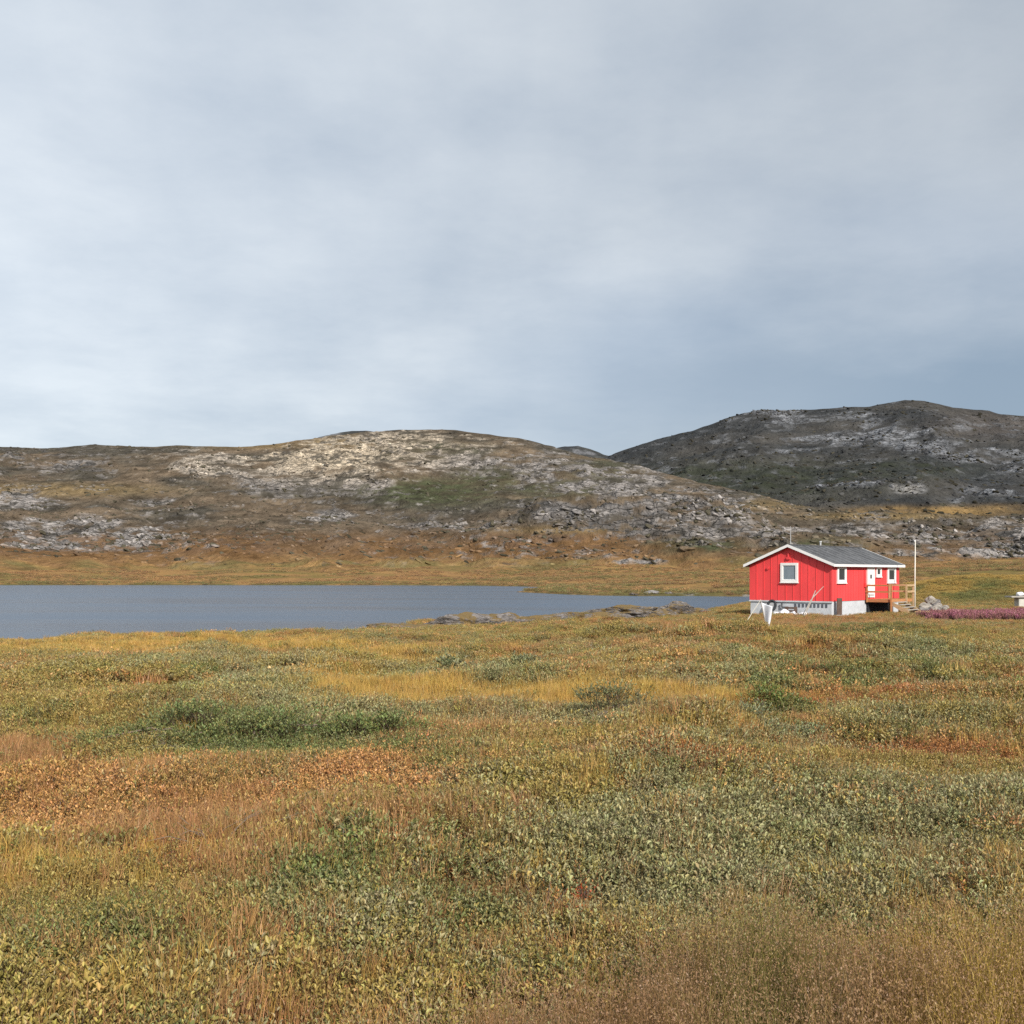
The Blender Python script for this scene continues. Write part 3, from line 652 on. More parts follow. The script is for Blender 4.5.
# ------------------------------------------------------------------ plant clumps
def leaf_block(base, dirv, nrm, L, Wd, fold=.25, hi=True):
    """arrays of leaves -> verts, quads"""
    n = len(base)
    side = np.cross(dirv, nrm); side /= np.linalg.norm(side, axis=1, keepdims=True) + 1e-9
    up = np.cross(side, dirv)
    L = L[:, None]; Wd = Wd[:, None]
    tip = base + dirv * L - up * L * .12
    if hi:
        l1 = base + dirv * L * .32 + side * Wd * .42 + up * Wd * fold; r1 = base + dirv * L * .32 - side * Wd * .42 + up * Wd * fold
        l2 = base + dirv * L * .70 + side * Wd * .40 + up * Wd * fold; r2 = base + dirv * L * .70 - side * Wd * .40 + up * Wd * fold
        V = np.stack([base, l1, l2, tip, r2, r1], 1).reshape(-1, 3)
        o = np.arange(n)[:, None] * 6
        Q = np.concatenate([o + np.array([[0, 3, 2, 1]]), o + np.array([[0, 5, 4, 3]])])
        return V, Q, 6
    l1 = base + dirv * L * .5 + side * Wd * .5; r1 = base + dirv * L * .5 - side * Wd * .5
    V = np.stack([base, l1, tip, r1], 1).reshape(-1, 3)
    return V, np.arange(n)[:, None] * 4 + np.array([[0, 3, 2, 1]]), 4

def unit(v): return v / (np.linalg.norm(v, axis=1, keepdims=True) + 1e-9)

def stems_block(p0, p1, w):
    d = unit(p1 - p0); s = unit(np.cross(d, RNG.normal(size=d.shape))) * w
    V = np.stack([p0 - s, p0 + s, p1 + s * .4, p1 - s * .4], 1).reshape(-1, 3)
    return V, np.arange(len(p0))[:, None] * 4 + np.array([[0, 1, 2, 3]])

def willow_clump(radius, height, shoots, per, L, hi=True):
    a = RNG.uniform(0, 2 * math.pi, shoots); r = radius * np.sqrt(RNG.uniform(0, 1, shoots))
    p0 = np.stack([r * np.cos(a) * .6, r * np.sin(a) * .6, np.full(shoots, -.03)], 1)
    hgt = height * RNG.uniform(.55, 1.1, shoots) * (1 - .35 * (r / radius) ** 2)
    lean = RNG.normal(0, .28, (shoots, 2)) + np.stack([np.cos(a), np.sin(a)], 1) * (r / radius)[:, None] * .45
    p1 = p0 + np.stack([lean[:, 0] * hgt + r * np.cos(a) * .4, lean[:, 1] * hgt + r * np.sin(a) * .4, hgt + .03], 1)
    Vs, Qs = stems_block(p0, p1, .0016 + L * .02)
    t = RNG.uniform(.35, 1.0, (shoots, per)) ** .8; t[:, -1] = 1.0
    base = (p0[:, None] + (p1 - p0)[:, None] * t[..., None]).reshape(-1, 3)
    ax = np.repeat(unit(p1 - p0), per, 0)
    ph = RNG.uniform(0, 2 * math.pi, len(base))
    rad = np.stack([np.cos(ph), np.sin(ph), np.zeros_like(ph)], 1)
    dirv = unit(ax * RNG.uniform(.5, 1.3, (len(base), 1)) + rad * RNG.uniform(.4, 1.0, (len(base), 1)))
    nrm = unit(ax + RNG.normal(0, .35, ax.shape))
    Ls = L * RNG.uniform(.5, 1.35, len(base)); Wd = Ls * RNG.uniform(.38, .55, len(base))
    Vl, Ql, k = leaf_block(base, dirv, nrm, Ls, Wd, hi=hi)
    V = np.concatenate([Vl, Vs]); Q = np.concatenate([Ql, Qs + len(Vl)])
    lv = np.concatenate([np.repeat(RNG.uniform(0, 1, len(base)), k), np.zeros(len(Vs))])
    kv = np.concatenate([np.zeros(len(Vl)), np.ones(len(Vs))])
    return V, Q, lv, kv

def grass_clump(radius, height, blades, width, seeds=False, curve=.35):
    a = RNG.uniform(0, 2 * math.pi, blades); r = radius * np.sqrt(RNG.uniform(0, 1, blades))
    p0 = np.stack([r * np.cos(a), r * np.sin(a), np.full(blades, -.02)], 1)
    ph = RNG.uniform(0, 2 * math.pi, blades); dr = np.stack([np.cos(ph), np.sin(ph), np.zeros(blades)], 1)
    h = height * RNG.uniform(.5, 1.15, blades)[:, None]; c = RNG.uniform(.1, 1, (blades, 1)) * curve
    P = [p0, p0 + dr * h * c * .18 + np.array([0, 0, 1]) * h * .4, p0 + dr * h * c * .5 + np.array([0, 0, 1]) * h * .75, p0 + dr * h * c + np.array([0, 0, 1]) * h * (1 - .2 * c)]
    yaw = RNG.uniform(0, math.pi, blades); s = np.stack([np.cos(yaw), np.sin(yaw), np.zeros(blades)], 1)
    V = []; ws = [1, .9, .6, .12]
    for p, w in zip(P, ws): V += [p - s * width * w, p + s * width * w]
    V = np.stack(V, 1).reshape(-1, 3); o = np.arange(blades)[:, None] * 8
    Q = np.concatenate([o + np.array([[k, k + 1, k + 3, k + 2]]) for k in (0, 2, 4)])
    lv = np.repeat(RNG.uniform(0, 1, blades), 8); kv = np.zeros(len(V))
    if seeds:
        sel = np.where(h[:, 0] > height * .72)[0]
        top = P[3][sel]; dn = unit(P[3][sel] - P[2][sel]); m_ = 11
        t = RNG.uniform(0, .20, (len(sel), m_, 1)) * height
        fan = np.where(t > 0, t * .32 + .004, 0)
        sp = RNG.normal(0, 1, (len(sel), m_, 3)) * fan
        b = (top[:, None] - dn[:, None] * (t - .04 * height) + sp).reshape(-1, 3)
        d2 = unit(np.repeat(dn, m_, 0) + RNG.normal(0, .6, b.shape))
        Vl, Ql, k = leaf_block(b, d2, unit(RNG.normal(0, 1, b.shape)), np.full(len(b), .009), np.full(len(b), .0035), hi=False)
        Q = np.concatenate([Q, Ql + len(V)]); V = np.concatenate([V, Vl])
        lv = np.concatenate([lv, np.repeat(RNG.uniform(0, 1, len(b)), k)]); kv = np.concatenate([kv, np.repeat(RNG.uniform(.45, 1, len(b)), k)])
    return V, Q, lv, kv

def flower_clump(radius, height, n):
    a = RNG.uniform(0, 2 * math.pi, n); r = radius * np.sqrt(RNG.uniform(0, 1, n))
    p0 = np.stack([r * np.cos(a), r * np.sin(a), np.full(n, -.02)], 1)
    p1 = p0 + np.stack([RNG.normal(0, .06, n), RNG.normal(0, .06, n), height * RNG.uniform(.7, 1.1, n)], 1)
    Vs, Qs = stems_block(p0, p1, .012)
    m_ = 26; t = RNG.uniform(.35, 1.0, (n, m_))
    base = (p0[:, None] + (p1 - p0)[:, None] * t[..., None]).reshape(-1, 3)
    d = unit(RNG.normal(0, 1, base.shape) + np.array([0, 0, .4]))
    L = np.repeat(.055, len(base)) * RNG.uniform(.7, 1.3, len(base))
    Vl, Ql, k = leaf_block(base, d, unit(RNG.normal(0, 1, base.shape)), L, L * .8, hi=False)
    V = np.concatenate([Vl, Vs]); Q = np.concatenate([Ql, Qs + len(Vl)])
    tt = t.reshape(-1)
    return V, Q, np.concatenate([np.repeat(RNG.uniform(0, 1, len(base)), k), np.zeros(len(Vs))]), np.concatenate([np.repeat(np.where(tt < .5, .8, 0.0), k), np.ones(len(Vs))])

def source_collection(name, makers, mat):
    c = bpy.data.collections.new(name)
    for i, (V, Q, lv, kv) in enumerate(makers):
        o = mesh_obj('%s_clump' % name, V, Q, mat, attrs={'lv': ('FLOAT', lv), 'kv': ('FLOAT', kv)}, link=False)
        o.name = '%s_clump_%02d' % (name, i)
        c.objects.link(o)
    return c, len(makers)

def scatter(name, pts, tint, scl, rot, idx, coll, label, cat):
    o = mesh_obj(name, pts, [], None, attrs={'tint': ('FLOAT_COLOR', tint), 'scl': ('FLOAT', scl), 'rot': ('FLOAT_VECTOR', rot), 'idx': ('INT', idx)})
    ng = bpy.data.node_groups.new(name, 'GeometryNodeTree')
    ng.interface.new_socket('Geometry', in_out='INPUT', socket_type='NodeSocketGeometry')
    ng.interface.new_socket('Geometry', in_out='OUTPUT', socket_type='NodeSocketGeometry')
    gi = ng.nodes.new('NodeGroupInput'); go = ng.nodes.new('NodeGroupOutput')
    iop = ng.nodes.new('GeometryNodeInstanceOnPoints'); ci = ng.nodes.new('GeometryNodeCollectionInfo')
    ci.inputs['Collection'].default_value = coll; ci.inputs['Separate Children'].default_value = True; ci.inputs['Reset Children'].default_value = True
    def na(n, t):
        x = ng.nodes.new('GeometryNodeInputNamedAttribute'); x.data_type = t; x.inputs['Name'].default_value = n; return x.outputs[0]
    ng.links.new(gi.outputs[0], iop.inputs['Points']); ng.links.new(ci.outputs[0], iop.inputs['Instance'])
    iop.inputs['Pick Instance'].default_value = True
    ng.links.new(na('idx', 'INT'), iop.inputs['Instance Index']); ng.links.new(na('rot', 'FLOAT_VECTOR'), iop.inputs['Rotation']); ng.links.new(na('scl', 'FLOAT'), iop.inputs['Scale'])
    ng.links.new(iop.outputs[0], go.inputs[0])
    md = o.modifiers.new('scatter', 'NODES'); md.node_group = ng
    tag(o, label, cat, kind='stuff')
    return o

def wedge(y0, y1, dens, pad=2.2):
    """uniform random points between two depths, a little wider than the view"""
    xm = y1 * .56 + pad
    n = int((y1 - y0) * 2 * xm * dens)
    y = RNG.uniform(y0, y1, n); x = RNG.uniform(-xm, xm, n)
    k = np.abs(x) < y * .56 + pad
    return x[k], y[k]

near_w, n_nw = source_collection('willow_near', [willow_clump(.11, .15, 22, 9, L_) for L_ in (.0165, .019, .021, .0235, .018, .0205)], M['leaf'])
far_w, n_fw = source_collection('willow_far', [willow_clump(.26, .22, 44, 9, .038, hi=False) for _ in range(4)], M['leaf'])
near_g, n_ng = source_collection('grass_near', [grass_clump(.09, .20, 46, .0020) for _ in range(4)], M['grass'])
far_g, n_fg = source_collection('grass_far', [grass_clump(.26, .24, 90, .0060) for _ in range(3)], M['grass'])
near_h, n_nh = source_collection('heath_near', [willow_clump(.10, .11, 22, 10, .014, hi=False) for _ in range(4)], M['heath'])
far_h, n_fh = source_collection('heath_far', [willow_clump(.26, .15, 40, 8, .032, hi=False) for _ in range(3)], M['heath'])
tall_g, n_tg = source_collection('grass_tall', [grass_clump(.08, .50, 30, .0015, seeds=True, curve=.28) for _ in range(5)], M['grass'])
fl_c, n_fl = source_collection('fireweed', [flower_clump(.30, .75, 16) for _ in range(3)], M['flower'])

OUT = [(412, 83.5, 3.60, 1.6, 0.88, 'low grey rock outcrop at the lake edge, farthest left of the shore rocks'),
       (452, 87.5, 6.00, 2.2, 1.19, 'broad cracked grey outcrop at the lake edge, largest of the left shore rocks'),
       (500, 91.5, 3.84, 1.8, 1.05, 'brownish shore outcrop capped with moss between two larger rocks'),
       (533, 95.5, 3.12, 1.5, 0.93, 'small reddish grey shore outcrop left of the dark heath bank'),
       (588, 102.5, 5.28, 1.9, 1.15, 'dark grey outcrop on the shore behind the pale willow mound'),
       (640, 108.5, 5.76, 2.0, 1.15, 'long grey shore outcrop midway between lake point and house'),
       (676, 113.5, 3.84, 1.6, 1.10, 'dark crevassed shore outcrop closest to the red house'),
       (340, 80.5, 1.80, .9, 0.32, 'flat grey stone lying in the yellow grass by the water'),
       (556, 99, 3.0, 1.5, 0.93, 'narrow shore outcrop in the gap between the two rock groups')]
LEAFY = np.array([1, 1, 1, 0, 0, 0, 0, 0, 0], bool); GRASSY = np.array([0, 0, 0, 1, 0, 1, 0, 0, 0], bool)
HX0, HY0 = wx(832, 68), 68.0
HROT = math.radians(47.0)
def in_house(x, y, m_=.25):
    c, s = math.cos(HROT), math.sin(HROT)
    lx = (x - HX0) * c + (y - HY0) * s; ly = -(x - HX0) * s + (y - HY0) * c
    return (lx > -m_) & (lx < 11.2 + m_) & (ly > -m_ - (lx > 5.0) * 2.0) & (ly < 6.2 + m_)

def plant_bands(bands, srcs):
    acc = {k: [] for k in srcs}
    for y0, y1, dens, sl, sh in bands:
        x, y = wedge(y0, y1, dens)
        d = shore_dist(x, y)
        keep = (d > .35) & ~in_house(x, y) & (np.hypot(x, y) > 2.3)
        x, y, d = x[keep], y[keep], d[keep]
        clear = np.zeros(len(x), bool)
        for opx, oY, osx, osy, osz, _l in OUT:
            clear |= ((x - wx(opx, oY)) / (osx * .85)) ** 2 + ((y - oY + .5) / (osy + .9)) ** 2 < RNG.uniform(.5, 1.1, len(x))
        clear |= (np.abs(x - wx(769, y)) < .7) & (y > 30) & (y < 47) & (RNG.uniform(0, 1, len(x)) < .8)
        clear |= in_house(x, y, 1.1) & (RNG.uniform(0, 1, len(x)) < .75)
        x, y, d = x[~clear], y[~clear], d[~clear]
        W, px, py = species_weights(x, y)
        sp = (W.cumsum(1) > RNG.uniform(0, 1, (len(x), 1))).argmax(1)
        z = ground_z(x, y)
        bare = sp == 6
        tint = TINT[sp] * RNG.uniform(.78, 1.22, (len(x), 1)) * (1 + RNG.normal(0, .06, (len(x), 3)))
        mixn = (W @ TINT); tint = lerp(tint, mixn, .22)
        kn2 = np.exp(-(np.abs((x - wx(1030, 112)) / 18.0)) ** 3.2 - ((y - 112) / 13.0) ** 2)
        kt = lerp(np.array([.46, .31, .085]), np.array([.20, .20, .065]), np.clip(.45 + 1.3 * fbm(x / 5, y / 3.5, 4, 59) - .75 * (z + 1.6), 0, 1)[:, None])
        tint = lerp(tint, kt * RNG.uniform(.8, 1.2, (len(x), 1)), np.clip(kn2 * 3, 0, 1)[:, None])
        scl = RNG.uniform(sl, sh, len(x)) * (1 + .25 * fbm(x / 1.2, y / 1.2, 2, 91))
        scl = np.where((sp == 7) & (y > 7.5), scl * 1.45, scl)
        scl = scl * lerp(1.0, .68, sstep(34, 40, y) * sstep(5, 10, x))
        for k, sel in (('w', LEAFY[sp]), ('g', GRASSY[sp]), ('h', ~LEAFY[sp] & ~GRASSY[sp] & ~bare)):
            acc[k].append((np.stack([x, y, z], 1)[sel], tint[sel], scl[sel]))
    return {k: tuple(np.concatenate([a[i] for a in v]) for i in range(3)) for k, v in acc.items()}

def put(name, data, coll, ncl, label, cat):
    p, t, s = data; n = len(p)
    rot = np.stack([RNG.normal(0, .14, n), RNG.normal(0, .14, n), RNG.uniform(0, 6.283, n)], 1)
    return scatter(name, p, np.clip(t, .005, .9), s, rot, RNG.integers(0, ncl, n), coll, label, cat)

NEAR = plant_bands([(1.6, 6.0, 260, .66, 1.06), (6.0, 12.0, 140, .90, 1.4), (12.0, 20.0, 80, 1.2, 1.8)], 'wgh')
FARB = plant_bands([(20, 34, 24, .75, 1.25), (34, 62, 15, .85, 1.35), (62, 132, 8, 1.0, 1.6)], 'wgh')
put('willow_scrub', NEAR['w'], near_w, n_nw, 'carpet of dwarf willow with sage and olive leaves nearest the viewer', 'dwarf willow')
put('meadow_grass', NEAR['g'], near_g, n_ng, 'thin golden and reddish grass among the nearer dwarf willow', 'grass')
put('heath_carpet', NEAR['h'], near_h, n_nh, 'low rust and salmon coloured heath leaves among the nearer willow', 'heath')
put('willow_scrub', FARB['w'], far_w, n_fw, 'grey green dwarf willow cover towards the lake and the red house', 'dwarf willow')
put('meadow_grass', FARB['g'], far_g, n_fg, 'golden grass bands towards the lake shore', 'grass')
put('heath_carpet', FARB['h'], far_h, n_fh, 'dark and rusty heath cover towards the lake shore', 'heath')

# broken rock and boulders lying over the slopes
def scree_mat():
    m, nt, b, out = new_mat('scree_rock')
    a = N(nt, 'ShaderNodeAttribute', attribute_name='tint', attribute_type='INSTANCER'); g_ = N(nt, 'ShaderNodeNewGeometry')
    n_ = noise_n(nt, g_.outputs['Position'], .9, 5, .65)
    sc_ = N(nt, 'ShaderNodeVectorMath', operation='SCALE'); nt.links.new(a.outputs['Color'], sc_.inputs[0]); nt.links.new(maprange(nt, n_, .3, .7, .55, 1.4), sc_.inputs['Scale'])
    nt.links.new(sc_.outputs[0], b.inputs['Base Color']); b.inputs['Roughness'].default_value = 1.0; b.inputs['Specular IOR Level'].default_value = 0
    return m
M['scree'] = scree_mat()
def slab_mesh(seed, flat):
    rs = np.random.default_rng(seed); bm = bmesh.new(); bmesh.ops.create_icosphere(bm, subdivisions=2, radius=1.0)
    pl = unit(rs.normal(0, 1, (11, 3))); dd = rs.uniform(.45, .85, 11)
    for v in bm.verts:
        p = v.co.copy()
        for q_, d_ in zip(pl, dd):
            q_ = Vector(q_); t = p.dot(q_)
            if t > d_: p -= q_ * (t - d_)
        v.co = Vector((p.x * 1.25, p.y, p.z * flat))
    bmesh.ops.dissolve_limit(bm, angle_limit=.12, verts=bm.verts[:], edges=bm.edges[:]); bmesh.ops.triangulate(bm, faces=bm.faces[:])
    V = np.array([v.co for v in bm.verts]); bm.verts.index_update(); Q = np.array([[v.index for v in f.verts] for f in bm.faces]); bm.free()
    return V, Q, np.full(len(V), .5), np.zeros(len(V))
slab_c, n_sl = source_collection('scree', [slab_mesh(500 + i, (.34, .5, .28, .6, .4)[i]) for i in range(5)], M['scree'])
def scree(hi, n, s0, s1, base, label, pxmin=-60, pxmax=1090):
    X, Y, Z, rk, hc, rows = HILLS[hi]
    i = RNG.integers(0, X.shape[0] - 1, n * 6); j = RNG.integers(8, rows - 2, n * 6)
    px = 512 + F * X[i, j] / Y[i, j]
    clump = sstep(-.1, .7, fbm(X[i, j] / (s1 * 14), (Z[i, j] + .1 * Y[i, j]) / (s1 * 5), 4, 611))
    k = (px > pxmin) & (px < pxmax) & (RNG.uniform(0, 1, len(i)) < (base + .6 * clump * (.12 + rk[i, j])) * np.clip((568 - (HZ - F * Z[i, j] / Y[i, j])) / 22, 0, 1))
    i, j = i[k][:n], j[k][:n]; m_ = len(i)
    u, v = RNG.uniform(0, 1, m_), RNG.uniform(0, 1, m_)
    def bi(A): return (A[i, j] * (1 - u) + A[i + 1, j] * u) * (1 - v) + (A[i, j + 1] * (1 - u) + A[i + 1, j + 1] * u) * v
    s = s0 + (s1 - s0) * RNG.uniform(0, 1, m_) ** 3.5
    p = np.stack([bi(X), bi(Y), bi(Z) - s * .08], 1)
    loc = hc[i, j]
    rkl = rk[i, j][:, None]
    t = lerp(loc * 1.1, np.array([.25, .23, .215]), RNG.uniform(.0, .7, (m_, 1)) * (.25 + .75 * rkl)) * RNG.uniform(.40, 1.25, (m_, 1))
    t = np.where(RNG.uniform(0, 1, (m_, 1)) < .38, np.array([.062, .055, .038]) * RNG.uniform(.7, 1.5, (m_, 1)), t)
    if hi == 1: t = t * np.array([.66, .68, .72])  # mountain scree darkened along with the cloud shade painted on the slope
    rot = np.stack([RNG.normal(.25, .25, m_), RNG.normal(.2, .25, m_), RNG.normal(.2, .7, m_)], 1)
    return scatter('scree', p, np.clip(t, .02, .6), s, rot, RNG.integers(0, n_sl, m_), slab_c, label, 'scree')
scree(0, 75000, .55, 3.4, .07, 'broken grey slabs and boulders scattered over the long hill')
scree(1, 45000, 1.2, 6.0, .05, 'dark broken rock scattered over the mountain at the right')

# tussocks and low scrub on the flats beyond the water
y = RNG.uniform(185, 560, 60000); x = RNG.uniform(-1, 1, 60000) * (y * .56 + 8)
k = RNG.uniform(0, 1, len(x)) < (y / 560) ** .7
x, y = x[k], y[k]; d = shore_dist(x, y); k = (d > 1.0) & (fbm(x / 16, y / 22, 3, 99) > -.35); x, y, d = x[k], y[k], d[k]
fc = flat_colour(x, y) * 1.5 * RNG.uniform(.55, 1.35, (len(x), 1)); grn = (RNG.uniform(0, 1, len(x)) < np.clip(.16 + .5 * fbm(x / 25, y / 30, 3, 93) + .3 * (d < 14), 0, 1))[:, None]
fc = np.where(grn, np.array([.22, .21, .075]) * RNG.uniform(.6, 1.3, (len(x), 1)), fc)
zt = ground_z(x, y)
put('tussock_cover', (np.stack([x, y, zt], 1), fc, RNG.uniform(2.2, 4.8, len(x))), far_h, n_fh, 'rusty and green tussocks over the flats across the water', 'tussocks')

# tall seed-headed grass at the viewer's feet, thickest at the right
x, y = wedge(2.0, 4.6, 210, 1.0)
px = 512 + F * x / y
edge = np.interp(px, [-200, 200, 420, 560, 700, 850, 1024, 1300], [2.2, 2.7, 3.2, 3.5, 3.9, 4.2, 4.3, 4.3]) + .35 * fbm(x / .8, y / .8, 3, 95)
k = (y < edge) & (RNG.uniform(0, 1, len(x)) < np.interp(px, [-200, 150, 500, 800], [.10, .22, .6, 1.0]))
x, y, px = x[k], y[k], px[k]
tnt = lerp(np.array([.27, .160, .066]), np.array([.46, .33, .055]), (sstep(860, 1000, px) * RNG.uniform(.5, 1, len(x)))[:, None])
tnt = lerp(tnt, np.array([.20, .22, .05]), (np.exp(-((px - 770) / 60) ** 2) * .7)[:, None]) * RNG.uniform(.8, 1.2, (len(x), 1))
put('tall_grass', (np.stack([x, y, ground_z(x, y)], 1), tnt, RNG.uniform(.75, 1.12, len(x)) * np.interp(px, [0, 500, 900], [.8, .95, 1.05])), tall_g, n_tg,
    'tall golden brown grass with feathery reddish seed heads in the near corner', 'tall grass')

# fireweed strip right of the house
y = RNG.uniform(55, 68, 5200); x = RNG.uniform(21, 44, 5200)
px = 512 + F * x / y
w_ = np.exp(-((y - 62.5 - .8 * fbm(x / 3, y / 3, 2, 97)) / 2.4) ** 4) * sstep(922, 952, px + 10 * fbm(x, y, 2, 98))
k = RNG.uniform(0, 1, len(x)) < w_
x, y = x[k], y[k]
tnt = lerp(np.array([.44, .15, .22]), np.array([.30, .14, .11]), RNG.uniform(0, 1, (len(x), 1)))
put('fireweed', (np.stack([x, y, ground_z(x, y)], 1), tnt, RNG.uniform(.55, .85, len(x))), fl_c, n_fl, 'strip of purple pink fireweed flowers right of the red house', 'wildflowers')

# ------------------------------------------------------------------ single shrubs one can point at
def shrub(px, Y, rx, ry, h, tint, label, leafL=.028, dens=70):
    x0, y0 = wx(px, Y), Y
    root = empty('willow_shrub', (x0, y0, float(ground_z(np.array([x0]), np.array([y0]))[0])))
    tag(root, label, 'shrub', 'low willow shrubs standing out of the tundra')
    n = int(rx * ry * math.pi * dens)
    a = RNG.uniform(0, 6.283, n); r = np.sqrt(RNG.uniform(0, 1, n)) * (1 + .25 * np.sin(3 * a + px) + .18 * np.sin(7 * a + Y) + .12 * np.sin(13 * a))
    X = x0 + rx * r * np.cos(a); Yp = y0 + ry * r * np.sin(a)
    top = h * np.clip(1 - (r * .93) ** 2.6, 0, 1) * (.75 + .75 * fbm(X / .45, Yp / .45, 3, 401))
    Z = ground_z(X, Yp) + np.maximum(top - .10, -.02)
    Vs, Qs, lvs, kvs, ts = [], [], [], [], []; off = 0
    gap = fbm(X / .5 + 7, Yp / .35, 3, 405) > -.28; X, Yp, Z = X[gap], Yp[gap], Z[gap]; n = len(X)
    protos = [willow_clump(.14, .20, 13, 8, leafL) for _ in range(4)]
    for i in range(n):
        V, Q, lv, kv = protos[i % 4]
        b = RNG.uniform(0, 6.283); c, s = math.cos(b), math.sin(b); k = RNG.uniform(.8, 1.3)
        Vr = np.stack([V[:, 0] * c - V[:, 1] * s, V[:, 0] * s + V[:, 1] * c, V[:, 2]], 1) * k
        tx = (X[i] - x0) / rx * .35; Vr[:, 0] += Vr[:, 2] * tx; Vr[:, 1] += Vr[:, 2] * (Yp[i] - y0) / ry * .35
        Vs.append(Vr + np.array([X[i] - x0, Yp[i] - y0, Z[i] - root.location.z])); Qs.append(Q + off); off += len(V)
        lvs.append(lv); kvs.append(kv); ts.append(np.repeat((np.array(tint) * RNG.uniform(.75, 1.25) * (1 + RNG.normal(0, .05, 3)))[None], len(V), 0))
    mesh_obj('foliage', np.concatenate(Vs), np.concatenate(Qs), M['leaf_own'], root, {'lv': ('FLOAT', np.concatenate(lvs)), 'kv': ('FLOAT', np.concatenate(kvs)), 'tint': ('FLOAT_COLOR', np.clip(np.concatenate(ts), 0.004, .9))})
    mb = MB()
    for j in range(16):
        a = random.uniform(0, 6.28); r0 = random.uniform(.1, .45); r1 = random.uniform(.6, .98)
        zz = lambda rr_: float(ground_z(np.array([x0 + rx * rr_ * math.cos(a)]), np.array([y0 + ry * rr_ * math.sin(a)]))[0]) - root.location.z
        p = [(rx * r0 * math.cos(a), ry * r0 * math.sin(a), zz(r0) - .02), (rx * (r0 + r1) / 2 * math.cos(a + .1), ry * (r0 + r1) / 2 * math.sin(a + .1), zz((r0 + r1) / 2) + h * .5), (rx * r1 * math.cos(a), ry * r1 * math.sin(a), zz(r1) + h * .35)]
        mb.tube(p, [.012, .009, .004], 5)
    mb.build('stem', M['dead_wood'], root)
    return root

shrub(235, 12.0, 1.75, .75, .36, (.175, .205, .072), 'widest deep green willow shrub left of centre behind the orange birch')
shrub(388, 11.8, .75, .34, .25, (.18, .22, .072), 'narrow bright green willow shrub just behind the salmon orange birch leaves')
shrub(612, 13.4, .54, .42, .38, (.19, .205, .10), 'round grey green willow mound standing alone near the middle of the tundra')
shrub(487, 22.0, 1.5, .65, .42, (.25, .255, .13), 'long grey green willow shrub bordered by golden grass below the shore rocks', .045, 34)
shrub(768, 16.2, .48, .42, .30, (.15, .19, .05), 'small vivid green willow tuft between rusty heath bands', .040)
shrub(770, 13.4, .9, .4, .20, (.26, .27, .14), 'flat pale sage willow shrub just behind the rust red heath')
shrub(195, 20.8, .7, .45, .26, (.13, .145, .05), 'small dark green willow clump in the olive scrub on the left', .045, 40)

# a birch with orange leaves
def birch(px, Y, r, h, tint, label):
    x0, y0 = wx(px, Y), Y
    root = empty('dwarf_birch', (x0, y0, float(ground_z(np.array([x0]), np.array([y0]))[0])))
    tag(root, label, 'dwarf birch', 'small orange and red dwarf birches')
    V, Q, lv, kv = willow_clump(r, h, 34, 9, .017, hi=True)
    mesh_obj('foliage', V, Q, M['leaf_own'], root, {'lv': ('FLOAT', lv), 'kv': ('FLOAT', kv), 'tint': ('FLOAT_COLOR', np.repeat(np.array(tint)[None], len(V), 0))})
    mb = MB()
    for j in range(5):
        a = j * 1.3; mb.tube([(0, 0, -.03), (r * .4 * math.cos(a), r * .4 * math.sin(a), h * .5), (r * .8 * math.cos(a), r * .8 * math.sin(a), h * .8)], [.005, .004, .002], 5)
    mb.build('stem', M['brown_wood'], root)
birch(545, 5.75, .16, .26, (.40, .20, .055), 'orange yellow dwarf birch low in the sage willow, left of the brighter sprigs')
birch(572, 5.65, .06, .21, (.52, .13, .035), 'small bright orange dwarf birch sprig beside the orange yellow one')
birch(584, 5.95, .045, .22, (.45, .09, .03), 'tiny orange red dwarf birch sprig among sage willow leaves')
birch(577, 6.2, .11, .22, (.42, .22, .09), 'pale salmon dwarf birch behind the orange red sprig')

# bleached bare branches
def twigs(px, Y, n, L, label):
    x0, y0 = wx(px, Y), Y
    z0 = float(ground_z(np.array([x0]), np.array([y0]))[0])
    mb = MB()
    for j in range(n):
        a = random.uniform(-.6, 1.2) + (math.pi if random.random() < .4 else 0); l = L * random.uniform(.5, 1.1)
        ox, oy = random.uniform(-.12, .12), random.uniform(-.08, .08)
        pts = [(ox, oy, 0), (ox + l * .35 * math.cos(a), oy + l * .35 * math.sin(a), .10 + random.uniform(0, .05)), (ox + l * .7 * math.cos(a + .2), oy + l * .7 * math.sin(a + .2), .13 + random.uniform(0, .07)), (ox + l * math.cos(a + .1), oy + l * math.sin(a + .1), .14 + random.uniform(0, .12))]
        mb.tube(pts, [.0045, .0035, .0025, .0012], 5)
    o = mb.build('bare_branches', M['dead_wood']); o.location = (x0, y0, z0 - .01)
    tag(o, label, 'dead branches')
twigs(197, 11.2, 12, .55, 'bleached bare twigs sticking out below the deep green willow shrub')
twigs(222, 7.0, 9, .45, 'bleached bare twigs tangled in the reddish grass on the left')

